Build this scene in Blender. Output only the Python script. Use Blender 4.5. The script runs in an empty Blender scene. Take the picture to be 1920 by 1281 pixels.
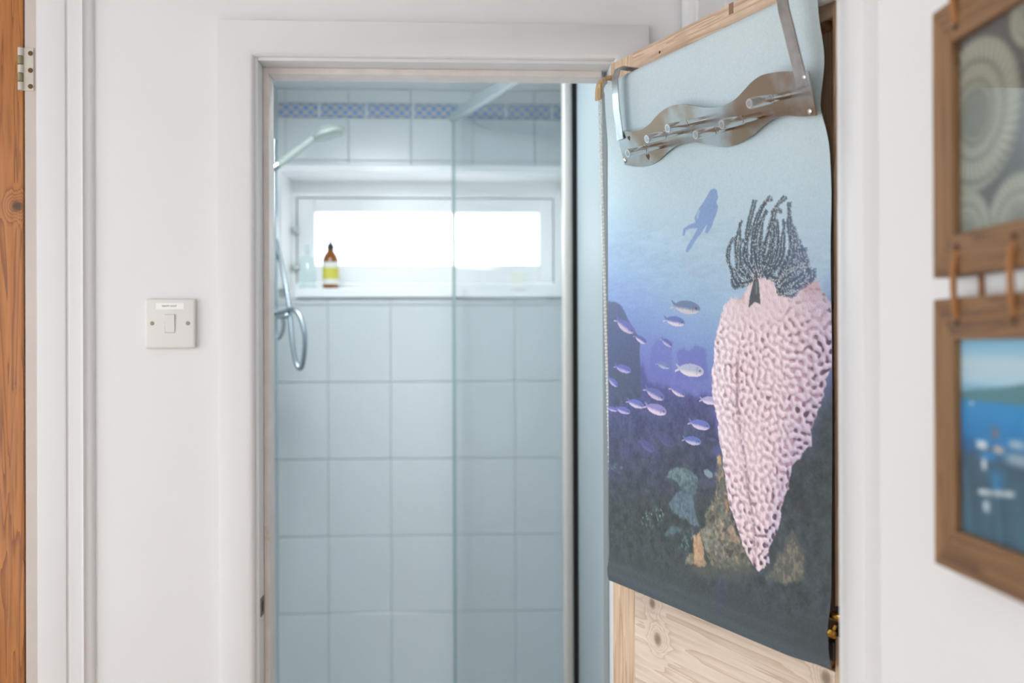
import bpy, bmesh, math, random
import numpy as np
from mathutils import Vector, Matrix

random.seed(4); RNG = np.random.default_rng(7)
scene = bpy.context.scene
COL = scene.collection

# ------------------------------------------------------------------ camera
FPX = 1867.0                                   # 35 mm lens on a 1920 px wide frame
YAW, PITCH, ROLL = math.atan(95 / FPX), math.atan(4.5 / FPX), math.radians(-.2)
CAM = np.array([0, 0, 1.47])
FW = np.array([math.sin(YAW) * math.cos(PITCH), math.cos(YAW) * math.cos(PITCH), math.sin(PITCH)])
R0 = np.array([math.cos(YAW), -math.sin(YAW), 0]); U0 = np.cross(R0, FW)
RT = R0 * math.cos(ROLL) + U0 * math.sin(ROLL)
UP = U0 * math.cos(ROLL) - R0 * math.sin(ROLL)
cd = bpy.data.cameras.new('camera'); cam = bpy.data.objects.new('camera', cd); COL.objects.link(cam)
M = Matrix.Identity(4)
for i in range(3):
    M[i][0], M[i][1], M[i][2], M[i][3] = RT[i], UP[i], -FW[i], CAM[i]
cam.matrix_world = M
cd.sensor_width = 36; cd.lens = 36 * FPX / 1920; cd.clip_start = .02
cd.dof.use_dof = True; cd.dof.focus_distance = 1.50; cd.dof.aperture_fstop = 3.0
scene.camera = cam

# ------------------------------------------------------------------ light
W = bpy.data.worlds.new('world'); scene.world = W; W.use_nodes = True
bg = W.node_tree.nodes['Background']; bg.inputs[0].default_value = (.97, .985, 1, 1); bg.inputs[1].default_value = 3.3
scene.view_settings.view_transform = 'Standard'; scene.view_settings.look = 'None'
scene.view_settings.exposure = 0.0; scene.view_settings.gamma = 1
scene.view_settings.use_curve_mapping = False
FILL_LAMP_W = 12.0

# ------------------------------------------------------------------ pixel -> place helpers
def ray(x, y): return FW + RT * (x - 960) / FPX + UP * (640.5 - y) / FPX
def onY(x, y, Y): d = ray(x, y); return CAM + d * Y / d[1]
def onX(x, y, X): d = ray(x, y); return CAM + d * X / d[0]
WY = 1.765                                                   # hall side of the shower-room wall
YB = 3.20                                                    # tiled end wall of the shower
PHI = math.radians(21.8)                                     # how far past square the pine door stands open
HINGE = np.array([.268, WY])
DE = np.array([math.sin(PHI), -math.cos(PHI)]); DN = np.array([-math.cos(PHI), -math.sin(PHI)])
def TD(s, o, z):                                             # door frame: along, out of the face, up
    q = HINGE + s * DE + o * DN; return (q[0], q[1], z)
def on_s(x, y, s):
    d = ray(x, y); t, o = np.linalg.solve(np.array([[d[0], -DN[0]], [d[1], -DN[1]]]), HINGE + s * DE - CAM[:2])
    return o, (CAM + t * d)[2]
def on_o(x, y, o):
    d = ray(x, y); t, s = np.linalg.solve(np.array([[d[0], -DE[0]], [d[1], -DE[1]]]), HINGE + o * DN - CAM[:2])
    return s, (CAM + t * d)[2]

# ------------------------------------------------------------------ mesh helpers
ID = lambda a, b, c: (a, b, c)
class MB:
    def __init__(s, T=ID): s.v, s.f, s.T = [], [], T
    def add(s, vs, fs):
        k = len(s.v); s.v += [tuple(s.T(*p)) for p in vs]; s.f += [tuple(i + k for i in f) for f in fs]; return s
    def box(s, a0, a1, b0, b1, c0, c1):
        return s.add([(a, b, c) for a in (a0, a1) for b in (b0, b1) for c in (c0, c1)],
                     [(0, 1, 3, 2), (4, 6, 7, 5), (0, 4, 5, 1), (2, 3, 7, 6), (0, 2, 6, 4), (1, 5, 7, 3)])
    def tube(s, pts, r, n=10, cap=True):
        pts = [np.array(p, float) for p in pts]; k = len(pts)
        rr = r if hasattr(r, '__len__') else [r] * k
        up = None; vs = []
        for i, p in enumerate(pts):
            t = pts[min(i + 1, k - 1)] - pts[max(i - 1, 0)]; t /= np.linalg.norm(t) + 1e-12
            if up is None:
                up = np.array([0, 0, 1.]) if abs(t[2]) < .9 else np.array([1., 0, 0])
            up = up - t * (up @ t); up /= np.linalg.norm(up) + 1e-12
            sd = np.cross(t, up)
            vs += [tuple(p + rr[i] * (math.cos(2 * math.pi * j / n) * up + math.sin(2 * math.pi * j / n) * sd)) for j in range(n)]
        fs = [(i * n + j, i * n + (j + 1) % n, (i + 1) * n + (j + 1) % n, (i + 1) * n + j) for i in range(k - 1) for j in range(n)]
        if cap: fs += [tuple(range(n)), tuple(range((k - 1) * n, k * n))]
        return s.add(vs, fs)
    def lathe(s, prof, o=(0, 0, 0), ax=(0, 0, 1), n=24, cap=True):
        ax = np.array(ax, float); ax /= np.linalg.norm(ax); o = np.array(o, float)
        u = np.cross(ax, [0, 0, 1.] if abs(ax[2]) < .9 else [1., 0, 0]); u /= np.linalg.norm(u); w = np.cross(ax, u)
        vs = [tuple(o + ax * h + r * (u * math.cos(2 * math.pi * j / n) + w * math.sin(2 * math.pi * j / n))) for r, h in prof for j in range(n)]
        k = len(prof)
        fs = [(i * n + j, i * n + (j + 1) % n, (i + 1) * n + (j + 1) % n, (i + 1) * n + j) for i in range(k - 1) for j in range(n)]
        if cap: fs += [tuple(range(n)), tuple(range((k - 1) * n, k * n))]
        return s.add(vs, fs)
    def prism(s, out, d0, d1):                               # outline in (a, c), depth along b
        k = len(out)
        return s.add([(a, d0, c) for a, c in out] + [(a, d1, c) for a, c in out],
                     [tuple(range(k)), tuple(range(k, 2 * k))] + [(i, (i + 1) % k, k + (i + 1) % k, k + i) for i in range(k)])
    def band(s, pts, w, t):                                  # flat strip: list of (centre, width dir, normal)
        vs = []
        for p, wd, nn in pts:
            p, wd, nn = np.array(p), np.array(wd), np.array(nn)
            vs += [tuple(p + wd * w / 2 + nn * t / 2), tuple(p - wd * w / 2 + nn * t / 2), tuple(p - wd * w / 2 - nn * t / 2), tuple(p + wd * w / 2 - nn * t / 2)]
        k = len(pts)
        fs = [(i * 4 + j, i * 4 + (j + 1) % 4, i * 4 + 4 + (j + 1) % 4, i * 4 + 4 + j) for i in range(k - 1) for j in range(4)]
        return s.add(vs, fs + [(0, 1, 2, 3), tuple(range(4 * k - 4, 4 * k))])
    def sweep(s, prof, path):                                # path: list of functions profile (a, h) -> point
        k = len(prof); vs = [g(*p) for g in path for p in prof]
        fs = [(i * k + j, i * k + (j + 1) % k, (i + 1) * k + (j + 1) % k, (i + 1) * k + j) for i in range(len(path) - 1) for j in range(k)]
        return s.add(vs, fs + [tuple(range(k)), tuple(range((len(path) - 1) * k, len(path) * k))])
    def build(s, name, mat, parent=None, bevel=0, seg=2, smooth=False, **props):
        me = bpy.data.meshes.new(name); me.from_pydata(s.v, [], s.f)
        bm = bmesh.new(); bm.from_mesh(me); bmesh.ops.recalc_face_normals(bm, faces=bm.faces)
        if bevel:
            ed = [e for e in bm.edges if len(e.link_faces) == 2 and e.calc_face_angle(0) > .5]
            bmesh.ops.bevel(bm, geom=ed, offset=bevel, segments=seg, affect='EDGES', profile=.6, clamp_overlap=True)
        bm.to_mesh(me); bm.free()
        if smooth:
            for p in me.polygons: p.use_smooth = True
            me.set_sharp_from_angle(angle=math.radians(40))
        return link(me, name, mat, parent, **props)

def link(me, name, mat, parent=None, **props):
    o = bpy.data.objects.new(name, me); COL.objects.link(o)
    if mat is not None:
        me.materials.clear(); me.materials.append(mat)
    attach(o, parent)
    for k, v in props.items(): o[k] = v
    return o
def attach(o, parent):
    if parent is None: return
    o.parent = parent
    L = Vector(); p = parent
    while p is not None:
        L += p.location if p.parent is None else Vector(); p = p.parent
    o.matrix_parent_inverse = Matrix.Translation(-L) if parent.parent is None else Matrix.Identity(4)
def thing(name, label, cat, loc, group=None, kind=None):
    o = bpy.data.objects.new(name, None); COL.objects.link(o); o.location = loc; o.empty_display_size = .05
    o['label'] = label; o['category'] = cat
    if group: o['group'] = group
    if kind: o['kind'] = kind
    return o

# ------------------------------------------------------------------ materials
def lin(h):
    h = h.lstrip('#'); c = [int(h[i:i + 2], 16) / 255 for i in (0, 2, 4)]
    return tuple((x / 12.92 if x <= .04045 else ((x + .055) / 1.055) ** 2.4) for x in c)
def mat(name, colr, rough=.5, metal=0, bump=0, bscale=60, spec=.5, var=0, vscale=8, trans=0, ior=1.45, emit=0, coat=0):
    m = bpy.data.materials.new(name); m.use_nodes = True; nt = m.node_tree; b = nt.nodes['Principled BSDF']
    c = lin(colr) if isinstance(colr, str) else colr
    b.inputs['Base Color'].default_value = (*c, 1); b.inputs['Roughness'].default_value = rough; b.inputs['Metallic'].default_value = metal
    b.inputs['Specular IOR Level'].default_value = spec; b.inputs['Transmission Weight'].default_value = trans; b.inputs['IOR'].default_value = ior
    b.inputs['Coat Weight'].default_value = coat
    if emit:
        b.inputs['Emission Color'].default_value = (*c, 1); b.inputs['Emission Strength'].default_value = emit
    tc = nt.nodes.new('ShaderNodeTexCoord')
    if bump:
        n = nt.nodes.new('ShaderNodeTexNoise'); n.inputs['Scale'].default_value = bscale; n.inputs['Detail'].default_value = 4
        bp = nt.nodes.new('ShaderNodeBump'); bp.inputs['Strength'].default_value = bump; bp.inputs['Distance'].default_value = .002
        nt.links.new(tc.outputs['Object'], n.inputs['Vector']); nt.links.new(n.outputs[0], bp.inputs['Height']); nt.links.new(bp.outputs[0], b.inputs['Normal'])
    if var:
        n = nt.nodes.new('ShaderNodeTexNoise'); n.inputs['Scale'].default_value = vscale; n.inputs['Detail'].default_value = 5
        r = nt.nodes.new('ShaderNodeValToRGB'); r.color_ramp.elements[0].position = .35; r.color_ramp.elements[1].position = .65
        r.color_ramp.elements[0].color = (*[x * (1 - var) for x in c], 1); r.color_ramp.elements[1].color = (*c, 1)
        nt.links.new(tc.outputs['Object'], n.inputs['Vector']); nt.links.new(n.outputs[0], r.inputs[0]); nt.links.new(r.outputs[0], b.inputs['Base Color'])
    return m
def glass(name, tint=(1, 1, 1), rough=0.0, ior=1.45):
    m = bpy.data.materials.new(name); m.use_nodes = True; nt = m.node_tree; nt.nodes.clear()
    o = nt.nodes.new('ShaderNodeOutputMaterial'); mx = nt.nodes.new('ShaderNodeMixShader'); t = nt.nodes.new('ShaderNodeBsdfTransparent')
    g = nt.nodes.new('ShaderNodeBsdfGlossy'); lw = nt.nodes.new('ShaderNodeLayerWeight'); pw_ = nt.nodes.new('ShaderNodeMath'); pw_.operation = 'POWER'; pw_.inputs[1].default_value = 5; fr = nt.nodes.new('ShaderNodeMath'); fr.operation = 'MULTIPLY_ADD'; f0 = ((ior - 1) / (ior + 1)) ** 2
    t.inputs[0].default_value = (*tint, 1); g.inputs['Roughness'].default_value = rough; lw.inputs[0].default_value = .5; fr.inputs[1].default_value = 1 - f0; fr.inputs[2].default_value = f0; nt.links.new(lw.outputs['Facing'], pw_.inputs[0]); nt.links.new(pw_.outputs[0], fr.inputs[0])
    nt.links.new(fr.outputs[0], mx.inputs[0]); nt.links.new(t.outputs[0], mx.inputs[1]); nt.links.new(g.outputs[0], mx.inputs[2]); nt.links.new(mx.outputs[0], o.inputs[0])
    return m
def wood(name, pale, dark, along='z', rot=0.0, scale=26, rough=.55, knots=(), kcol='#6b4a35', wear=0, contrast=1.0):
    """pine: straight early/late-wood lines along one axis, bent round a few knots (knots: point, radius)"""
    m = bpy.data.materials.new(name); m.use_nodes = True; nt = m.node_tree; N = nt.nodes; L = nt.links; b = N['Principled BSDF']
    b.inputs['Roughness'].default_value = rough
    tc = N.new('ShaderNodeTexCoord'); src = tc.outputs['Object']; obj_src = src
    vr = N.new('ShaderNodeVectorRotate'); vr.rotation_type = 'Z_AXIS'; vr.inputs['Angle'].default_value = -rot
    L.new(src, vr.inputs['Vector']); src = vr.outputs[0]
    def math_(op, a, bb=None, c=None):
        n = N.new('ShaderNodeMath'); n.operation = op
        for i, q in enumerate((a, bb, c)):
            if q is None: continue
            if isinstance(q, (int, float)): n.inputs[i].default_value = q
            else: L.new(q, n.inputs[i])
        return n.outputs[0]
    mp = N.new('ShaderNodeMapping'); s1 = [scale, scale, scale]; s1[{'x': 0, 'y': 1, 'z': 2}[along]] = scale * .05
    mp.inputs['Scale'].default_value = s1; L.new(src, mp.inputs['Vector'])
    bend = None; kmask = None
    for p, r in knots:
        d = N.new('ShaderNodeVectorMath'); d.operation = 'DISTANCE'; L.new(obj_src, d.inputs[0]); d.inputs[1].default_value = p
        q = math_('DIVIDE', d.outputs['Value'], r)
        g = math_('EXPONENT', math_('MULTIPLY', math_('MULTIPLY', q, q), -.25))
        bend = g if bend is None else math_('ADD', bend, g)
        k = math_('EXPONENT', math_('MULTIPLY', math_('POWER', q, 4.0), -1.0))
        kmask = k if kmask is None else math_('ADD', kmask, k)
    n1 = N.new('ShaderNodeTexNoise'); n1.inputs['Scale'].default_value = 1.0; n1.inputs['Detail'].default_value = 3; n1.inputs['Distortion'].default_value = .4
    L.new(mp.outputs[0], n1.inputs['Vector'])
    v = n1.outputs[0]
    if bend is not None: v = math_('ADD', v, math_('MULTIPLY', bend, .55))
    v = math_('FRACT', math_('MULTIPLY', v, 9.0))
    n2 = N.new('ShaderNodeTexNoise'); n2.inputs['Scale'].default_value = 6.0; n2.inputs['Detail'].default_value = 6; L.new(mp.outputs[0], n2.inputs['Vector'])
    r = N.new('ShaderNodeValToRGB'); E_ = r.color_ramp.elements
    E_[0].position = 0; E_[0].color = (*lin(pale), 1); E_[1].position = .97; E_[1].color = (*lin(dark), 1)
    e = E_.new(.55); e.color = (*[.8 * x + .2 * y for x, y in zip(lin(pale), lin(dark))], 1); e = E_.new(1.0); e.color = (*lin(pale), 1)
    L.new(v, r.inputs[0])
    mx = N.new('ShaderNodeMix'); mx.data_type = 'RGBA'; mx.blend_type = 'MULTIPLY'; L.new(r.outputs[0], mx.inputs['A'])
    r2 = N.new('ShaderNodeValToRGB'); r2.color_ramp.elements[0].position = .3; r2.color_ramp.elements[1].position = .7
    r2.color_ramp.elements[0].color = (.80, .76, .72, 1); r2.color_ramp.elements[1].color = (1.05, 1.04, 1.03, 1)
    L.new(n2.outputs[0], r2.inputs[0]); L.new(r2.outputs[0], mx.inputs['B']); mx.inputs['Factor'].default_value = contrast
    out = mx.outputs['Result']
    if wear:
        n3 = N.new('ShaderNodeTexNoise'); n3.inputs['Scale'].default_value = 22; n3.inputs['Detail'].default_value = 8; L.new(obj_src, n3.inputs['Vector'])
        r3 = N.new('ShaderNodeValToRGB'); r3.color_ramp.elements[0].position = .45; r3.color_ramp.elements[1].position = .7
        r3.color_ramp.elements[1].color = (wear, wear, wear, 1); L.new(n3.outputs[0], r3.inputs[0])
        m4 = N.new('ShaderNodeMix'); m4.data_type = 'RGBA'; L.new(r3.outputs[0], m4.inputs['Factor']); L.new(out, m4.inputs['A']); m4.inputs['B'].default_value = (*lin('#b9a08a'), 1); out = m4.outputs['Result']
    if kmask is not None:
        m3 = N.new('ShaderNodeMix'); m3.data_type = 'RGBA'; m3.clamp_factor = True; L.new(kmask, m3.inputs['Factor']); L.new(out, m3.inputs['A']); m3.inputs['B'].default_value = (*lin(kcol), 1); out = m3.outputs['Result']
    L.new(out, b.inputs['Base Color'])
    bp = N.new('ShaderNodeBump'); bp.inputs['Strength'].default_value = .25; bp.inputs['Distance'].default_value = .001; L.new(v, bp.inputs['Height']); L.new(bp.outputs[0], b.inputs['Normal'])
    return m
def print_mat(name, rough=.75, bump=0.0):
    m = bpy.data.materials.new(name); m.use_nodes = True; nt = m.node_tree; b = nt.nodes['Principled BSDF']
    a = nt.nodes.new('ShaderNodeVertexColor'); a.layer_name = 'print'; nt.links.new(a.outputs[0], b.inputs['Base Color'])
    b.inputs['Roughness'].default_value = rough; b.inputs['Specular IOR Level'].default_value = .25
    if bump:
        tc = nt.nodes.new('ShaderNodeTexCoord'); n = nt.nodes.new('ShaderNodeTexNoise'); n.inputs['Scale'].default_value = 900
        bp = nt.nodes.new('ShaderNodeBump'); bp.inputs['Strength'].default_value = bump; bp.inputs['Distance'].default_value = .0005
        nt.links.new(tc.outputs['Object'], n.inputs['Vector']); nt.links.new(n.outputs[0], bp.inputs['Height']); nt.links.new(bp.outputs[0], b.inputs['Normal'])
    return m
def grid_print(name, pos, rgb, m, parent):
    """pos, rgb: (rows, cols, 3); a sheet whose print is held per vertex"""
    nz, nx = pos.shape[:2]
    me = bpy.data.meshes.new(name); i = np.arange(nz * nx).reshape(nz, nx)
    q = np.stack([i[:-1, :-1], i[1:, :-1], i[1:, 1:], i[:-1, 1:]], -1).reshape(-1, 4)
    me.vertices.add(nz * nx); me.vertices.foreach_set('co', pos.astype(np.float32).ravel())
    me.loops.add(q.size); me.loops.foreach_set('vertex_index', q.astype(np.int32).ravel())
    me.polygons.add(len(q)); me.polygons.foreach_set('loop_start', np.arange(0, q.size, 4, dtype=np.int32))
    me.polygons.foreach_set('use_smooth', np.ones(len(q), bool))
    me.update(calc_edges=True); me.validate()
    at = me.color_attributes.new('print', 'FLOAT_COLOR', 'POINT')
    c = np.ones((nz * nx, 4), np.float32); c[:, :3] = np.clip(rgb.reshape(-1, 3), 0, 1); at.data.foreach_set('color', c.ravel())
    return link(me, name, m, parent)

WALL = mat('white_wall_paint', (.79, .782, .776), .6, bump=.06, bscale=25, var=.015, vscale=3)
TRIM = mat('white_gloss_trim', (.765, .755, .75), .35, bump=.05, bscale=14)
WORN = mat('worn_white_trim', '#e6dcd6', .45, var=.10, vscale=30)
OLDTRIM = mat('aged_cream_paint', '#c9beb7', .45, var=.05, vscale=12)
CEIL = mat('ceiling_paint', (.80, .80, .80), .8)
SHCEIL = mat('shower_ceiling_paint', '#eef1f1', .8)
FLOOR = wood('floor_boards', '#c9a67e', '#a57d55', 'y', scale=12)
TILE = mat('pale_glazed_tile', '#d0d6d9', .22, spec=.4, bump=.02, bscale=10)
GROUT = mat('tile_grout', '#c0c7c8', .9)
SHWALL = mat('shower_side_wall', '#d2dde0', .4)
NIB = mat('nib_paint_blue_light', '#98a3a7', .5)  # nib wall paint; on the hinge-side stop it holds bluish light
UPVC = mat('white_window_plastic', '#f7f9fa', .3)
CHROME = mat('chrome', '#c4ccd1', .12, metal=1)
HOSEM = mat('hose_metal', '#9aa4ab', .28, metal=1)
STEEL = mat('galvanised_steel', '#b9bcbd', .24, metal=1, var=.28, vscale=45, bump=.05, bscale=90)
PEGM = mat('polished_steel', '#d3d3d3', .2, metal=1)
RUST = mat('rust_stain', '#5e4a40', .8)
BRASS = mat('brass', '#b0883e', .3, metal=1)
DARKM = mat('dark_iron', '#3a3735', .45, metal=.8)
PLAST = mat('switch_plastic', '#e0ddd8', .35)
LABELM = mat('label_paper', '#f4f3f0', .6)
INK = mat('label_ink', '#4c4c4a', .7)
BLACK = mat('gap_black', '#17191a', .6)  # black for the shaded gap by the post and the nail hole
POSTM = mat('white_enclosure_profile', '#bcbab5', .35)
RAILM = mat('satin_alu_rail', '#b4c0c2', .35, metal=.3)
SHGLASS = glass('shower_glass', (.985, .995, .994))
PANE = glass('window_glass', (.98, .99, 1))
PICGLASS = glass('picture_glass', (1, 1, 1), .02, 1.35)
HEADM = mat('handset_plastic', '#aab5b1', .35)

# ------------------------------------------------------------------ the setting
HX = .41                                                     # hall's right wall
LX0, LX1, LZ = -.3546, .268, 1.9685                          # shower-room door lining, inner faces and head
def quad_wall(mb, x0, x1, y0, y1, z0, z1): mb.box(x0, x1, y0, y1, z0, z1)
w = MB()
w.box(-1.6, -1.50, WY, WY + .1, 0, 2.42); w.box(-1.50, -.745, WY, WY + .1, 2.3, 2.42)
w.box(-.745, LX0 - .022, WY, WY + .1, 0, 2.42); w.box(LX0 - .022, LX1 + .022, WY, WY + .1, LZ + .022, 2.42)
w.box(LX1 + .022, HX + .1, WY, WY + .1, 0, 2.42)
w.build('wall_back', WALL, kind='structure', label='white painted hall wall with two door openings')
DY0, DY1 = 1.045, 1.70                                       # doorway in the right wall
w = MB(); w.box(HX, HX + .1, -2.2, DY0 - .022, 0, 2.42); w.box(HX, HX + .1, DY0 - .022, DY1 + .022, 2.35, 2.42); w.box(HX, HX + .1, DY1 + .022, WY, 0, 2.42)
w.build('wall_right', WALL, kind='structure', label='white hall wall carrying the two linked picture frames')
LW0, LW1 = -.45, 1.50
w = MB(); w.box(-1.7, -1.6, LW1, WY + .1, 0, 2.42); w.box(-1.7, -1.6, -2.2, LW0, 0, 2.42); w.box(-1.7, -1.6, LW0, LW1, 0, .35); w.box(-1.7, -1.6, LW0, LW1, 2.3, 2.42)
w.build('wall_left', WALL, kind='structure', label='white hall wall beyond the orange pine door')
MB().box(-1.7, 1.6, -2.2, 4.0, -.06, 0).build('floor', FLOOR, kind='structure', label='boarded floor of the hall')
MB().box(-1.7, 1.6, -2.2, WY + .1, 2.42, 2.5).build('ceiling', CEIL, kind='structure', label='white hall ceiling')
RW0, RW1 = -1.45, -.05
w = MB(); w.box(-1.7, RW0, -2.3, -2.2, 0, 2.42); w.box(RW1, HX + .1, -2.3, -2.2, 0, 2.42); w.box(RW0, RW1, -2.3, -2.2, 0, .35); w.box(RW0, RW1, -2.3, -2.2, 2.3, 2.42)
w.build('wall_rear', WALL, kind='structure', label='white wall at the far end of the hall')
WPAINT = mat('white_window_paint', '#f0f0ee', .4)
def hall_window(name, T, u0, u1, lab):
    um = (u0 + u1) / 2; w = MB(T)
    w.box(u0, u0 + .06, .02, .09, .35, 2.3); w.box(u1 - .06, u1, .02, .09, .35, 2.3); w.box(um - .025, um + .025, .02, .09, .35, 2.3); w.box(u0 + .06, u1 - .06, .02, .09, .35, .42); w.box(u0 + .06, u1 - .06, .02, .09, 2.23, 2.3)
    o = w.build(name, WPAINT, kind='structure', label=lab)
    for a_, b_ in ((u0 + .06, um - .025), (um + .025, u1 - .06)): MB(T).box(a_, b_, .05, .054, .42, 2.23).build('pane', PANE, o)
hall_window('window_2', lambda a, o, c: (-1.6 - o, a, c), LW0, LW1, 'tall white window lighting the hall from the side')
hall_window('rear_fill_window', lambda a, o, c: (a, -2.2 - o, c), RW0, RW1, 'unseen window added in the rear wall to brighten the door wall')  # rear window is added, to throw light on the door wall
w = MB(); w.box(1.5, 1.6, -2.2, 1.9, 0, 2.42); w.box(HX + .1, 1.5, WY, WY + .1, 0, 2.42)
w.build('wall_side_room', WALL, kind='structure', label='white wall of the room beyond the side doorway')

# door lining + stop of the shower-room door
w = MB()
for x0, x1 in ((LX0 - .022, LX0), (LX1, LX1 + .022)): w.box(x0, x1, WY - .001, WY + .102, 0, LZ + .022)
w.box(LX0, LX1, WY - .001, WY + .102, LZ, LZ + .022)
w.build('trim_1', TRIM, bevel=.002, kind='structure', label='white lining around the shower room doorway')
w = MB(); ST = .0105
w.box(LX0, LX0 + ST, WY + .042, WY + .09, 0, LZ); w.box(LX0 + ST, LX1 - ST, WY + .042, WY + .09, LZ - .0115, LZ)
w.build('trim_2', WORN, bevel=.0015, kind='structure', label='worn off-white door stop inside the shower room doorway')
MB().box(LX1 - ST, LX1, WY + .042, WY + .09, 0, LZ - .0116).build('trim_11', NIB, bevel=.0015, kind='structure', label='door stop coloured with bluish shower room light on the hinge side of the shower doorway')  # bluish light from the shower room put into this stop's colour
def frame_path(x0, x1, z1, y0):
    return [lambda a, h: (x0 - a, y0 - h, 0), lambda a, h: (x0 - a, y0 - h, z1 + a), lambda a, h: (x1 + a, y0 - h, z1 + a), lambda a, h: (x1 + a, y0 - h, 0)]
ovolo = [(0, 0), (0, .004)] + [(.011 - .011 * math.cos(t), .004 + .009 * math.sin(t)) for t in np.linspace(.25, math.pi / 2, 5)] + [(.058, .0145), (.061, .013), (.0625, 0)]
MB().sweep(ovolo, frame_path(LX0 - .0055, LX1 + .0055, LZ + .0055, WY)).build('trim_3', TRIM, kind='structure', smooth=True, label='flat white architrave round the shower room door')
# left door
JX = -.7536
w = MB(); w.box(JX, JX + .0262, WY - .002, WY + .1, 0, 2.3)
w.build('trim_4', OLDTRIM, bevel=.002, kind='structure', label='aged cream lining beside the orange pine door')
moul = [(0, 0), (0, .017), (.002, .019), (.046, .019), (.0485, .018), (.0495, .0150), (.0525, .0150), (.054, .0165), (.057, .0165), (.072, .0135), (.0765, .0145), (.078, .011)] + [(.078 + .0145 * math.sin(t), .0095 * math.cos(t)) for t in np.linspace(.1, math.pi / 2, 5)]
MB().sweep(moul, [lambda a, h: (JX + .0262 + a, WY - h, 0), lambda a, h: (JX + .0262 + a, WY - h, 2.42)]).build('trim_5', TRIM, kind='structure', smooth=True, label='moulded white architrave beside the orange pine door')
# side doorway
w = MB(); w.box(HX - .001, HX + .102, DY0 - .022, DY0, 0, 2.35); w.box(HX - .001, HX + .102, DY1, DY1 + .022, 0, 2.35); w.box(HX - .001, HX + .102, DY0, DY1, 2.328, 2.35)
w.box(HX + .045, HX + .09, DY1 - .012, DY1, 0, 2.33)
w.build('trim_6', TRIM, bevel=.002, kind='structure', label='white lining of the side doorway the pine door swings into')
sidep = [(0, 0), (0, .009), (.004, .014), (.02, .0145), (.024, .0165), (.066, .0165), (.072, .015), (.0745, .010), (.0765, 0)]
MB().sweep(sidep, [lambda a, h: (HX - h, DY0 - .012 - a, 0), lambda a, h: (HX - h, DY0 - .012 - a, 2.42)]).build('trim_7', TRIM, kind='structure', smooth=True, label='white architrave between the side doorway and the picture frames')
MB().sweep([(a * .62, h) for a, h in sidep], [lambda a, h: (HX - h, DY1 + .012 + a, 0), lambda a, h: (HX - h, DY1 + .012 + a, 2.42)]).build('trim_8', TRIM, kind='structure', smooth=True, label='white architrave in the corner behind the pine door')

# shower room shell
SX0, SX1, SZ = -.585, .36, 2.2855
MB().box(SX0 - .1, SX0, WY + .1, YB + .1, 0, SZ).build('wall_shower_left', SHWALL, kind='structure', label='pale tiled side wall behind the hand shower')
MB().box(SX1, SX1 + .1, 2.30, YB + .1, 0, SZ).build('wall_shower_right', SHWALL, kind='structure', label='pale side wall behind the shower glass')
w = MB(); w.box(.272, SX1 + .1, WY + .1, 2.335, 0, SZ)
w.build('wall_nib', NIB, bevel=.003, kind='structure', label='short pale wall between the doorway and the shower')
w = MB(); w.box(SX0 - .1, SX1 + .1, WY + .1, YB + .1, SZ, SZ + .08)
w.build('ceiling_shower', SHCEIL, kind='structure', label='grey white ceiling of the shower room')

# tiled end wall with a window recess
WL, WR = onY(527, 450, YB)[0], .345
SILLT, SILLB, LINT = 1.6488, 1.6198, 2.0225
w = MB()
w.box(SX0 - .1, SX1 + .1, YB, YB + .1, 0, SILLB - .004); w.box(SX0 - .1, SX1 + .1, YB, YB + .1, LINT + .006, SZ)
w.box(SX0 - .1, WL - .006, YB, YB + .1, SILLB - .004, LINT + .006); w.box(WR + .006, SX1 + .1, YB, YB + .1, SILLB - .004, LINT + .006)
endwall = w.build('wall_shower_end', GROUT, kind='structure', label='end wall of pale glazed tiles below and above the window')
REVD = .20
w = MB(); w.box(WL - .03, WL, YB - .003, YB + REVD + .05, SILLT, LINT); w.box(WR, WR + .03, YB - .003, YB + REVD + .05, SILLT, LINT)
w.box(WL - .03, WR + .03, YB - .006, YB + REVD + .05, LINT, LINT + .02); w.box(WL - .03, WR + .03, YB + .1, YB + REVD + .05, SILLB - .1, SILLT - .004)
w.build('trim_9', UPVC, kind='structure', label='white reveal around the shower window')
MB().box(onY(553, 550, YB - .02)[0], WR + .03, YB - .022, YB + REVD, SILLB, SILLT).build('trim_10', UPVC, bevel=.003, kind='structure', label='white sill under the shower window')
_tile_cache = {}
def tile(x0, x1, z0, z1, m=None, name='tile', g=.0011, d=.004):
    w_, h_ = round(x1 - x0 - 2 * g, 4), round(z1 - z0 - 2 * g, 4); key = (w_, h_, name); c = .0014
    if w_ < .008 or h_ < .008: return
    if key not in _tile_cache:
        a, b = w_ / 2, h_ / 2
        me = bpy.data.meshes.new(name)
        me.from_pydata([(sx * q, y, sz * r) for q, r, y in ((a, b, 0), (a, b, -d + .001), (a - c, b - c, -d)) for sx, sz in ((-1, -1), (1, -1), (1, 1), (-1, 1))], [],
                       [(i * 4 + j, i * 4 + (j + 1) % 4, i * 4 + 4 + (j + 1) % 4, i * 4 + 4 + j) for i in (0, 1) for j in range(4)] + [(8, 9, 10, 11)])
        me.materials.append(m or TILE); _tile_cache[key] = me
    o = bpy.data.objects.new(name, _tile_cache[key]); COL.objects.link(o); o.parent = endwall
    o.location = ((x0 + x1) / 2, YB, (z0 + z1) / 2)
px_, pz_ = .1985, .2455
xs = [SX0] + [x for x in (np.arange(-2, 6) * px_ - .4241) if SX0 + .01 < x < SX1] + [SX1]
zs = [0] + [z for z in 1.3502 + np.arange(-6, 2) * pz_ if z < SILLB - .005] + [SILLB]
for i in range(len(xs) - 1):
    for j in range(len(zs) - 1): tile(xs[i], xs[i + 1], max(zs[j], .001), zs[j + 1])
XU = onY(770.5, 260, YB)[0]
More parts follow.
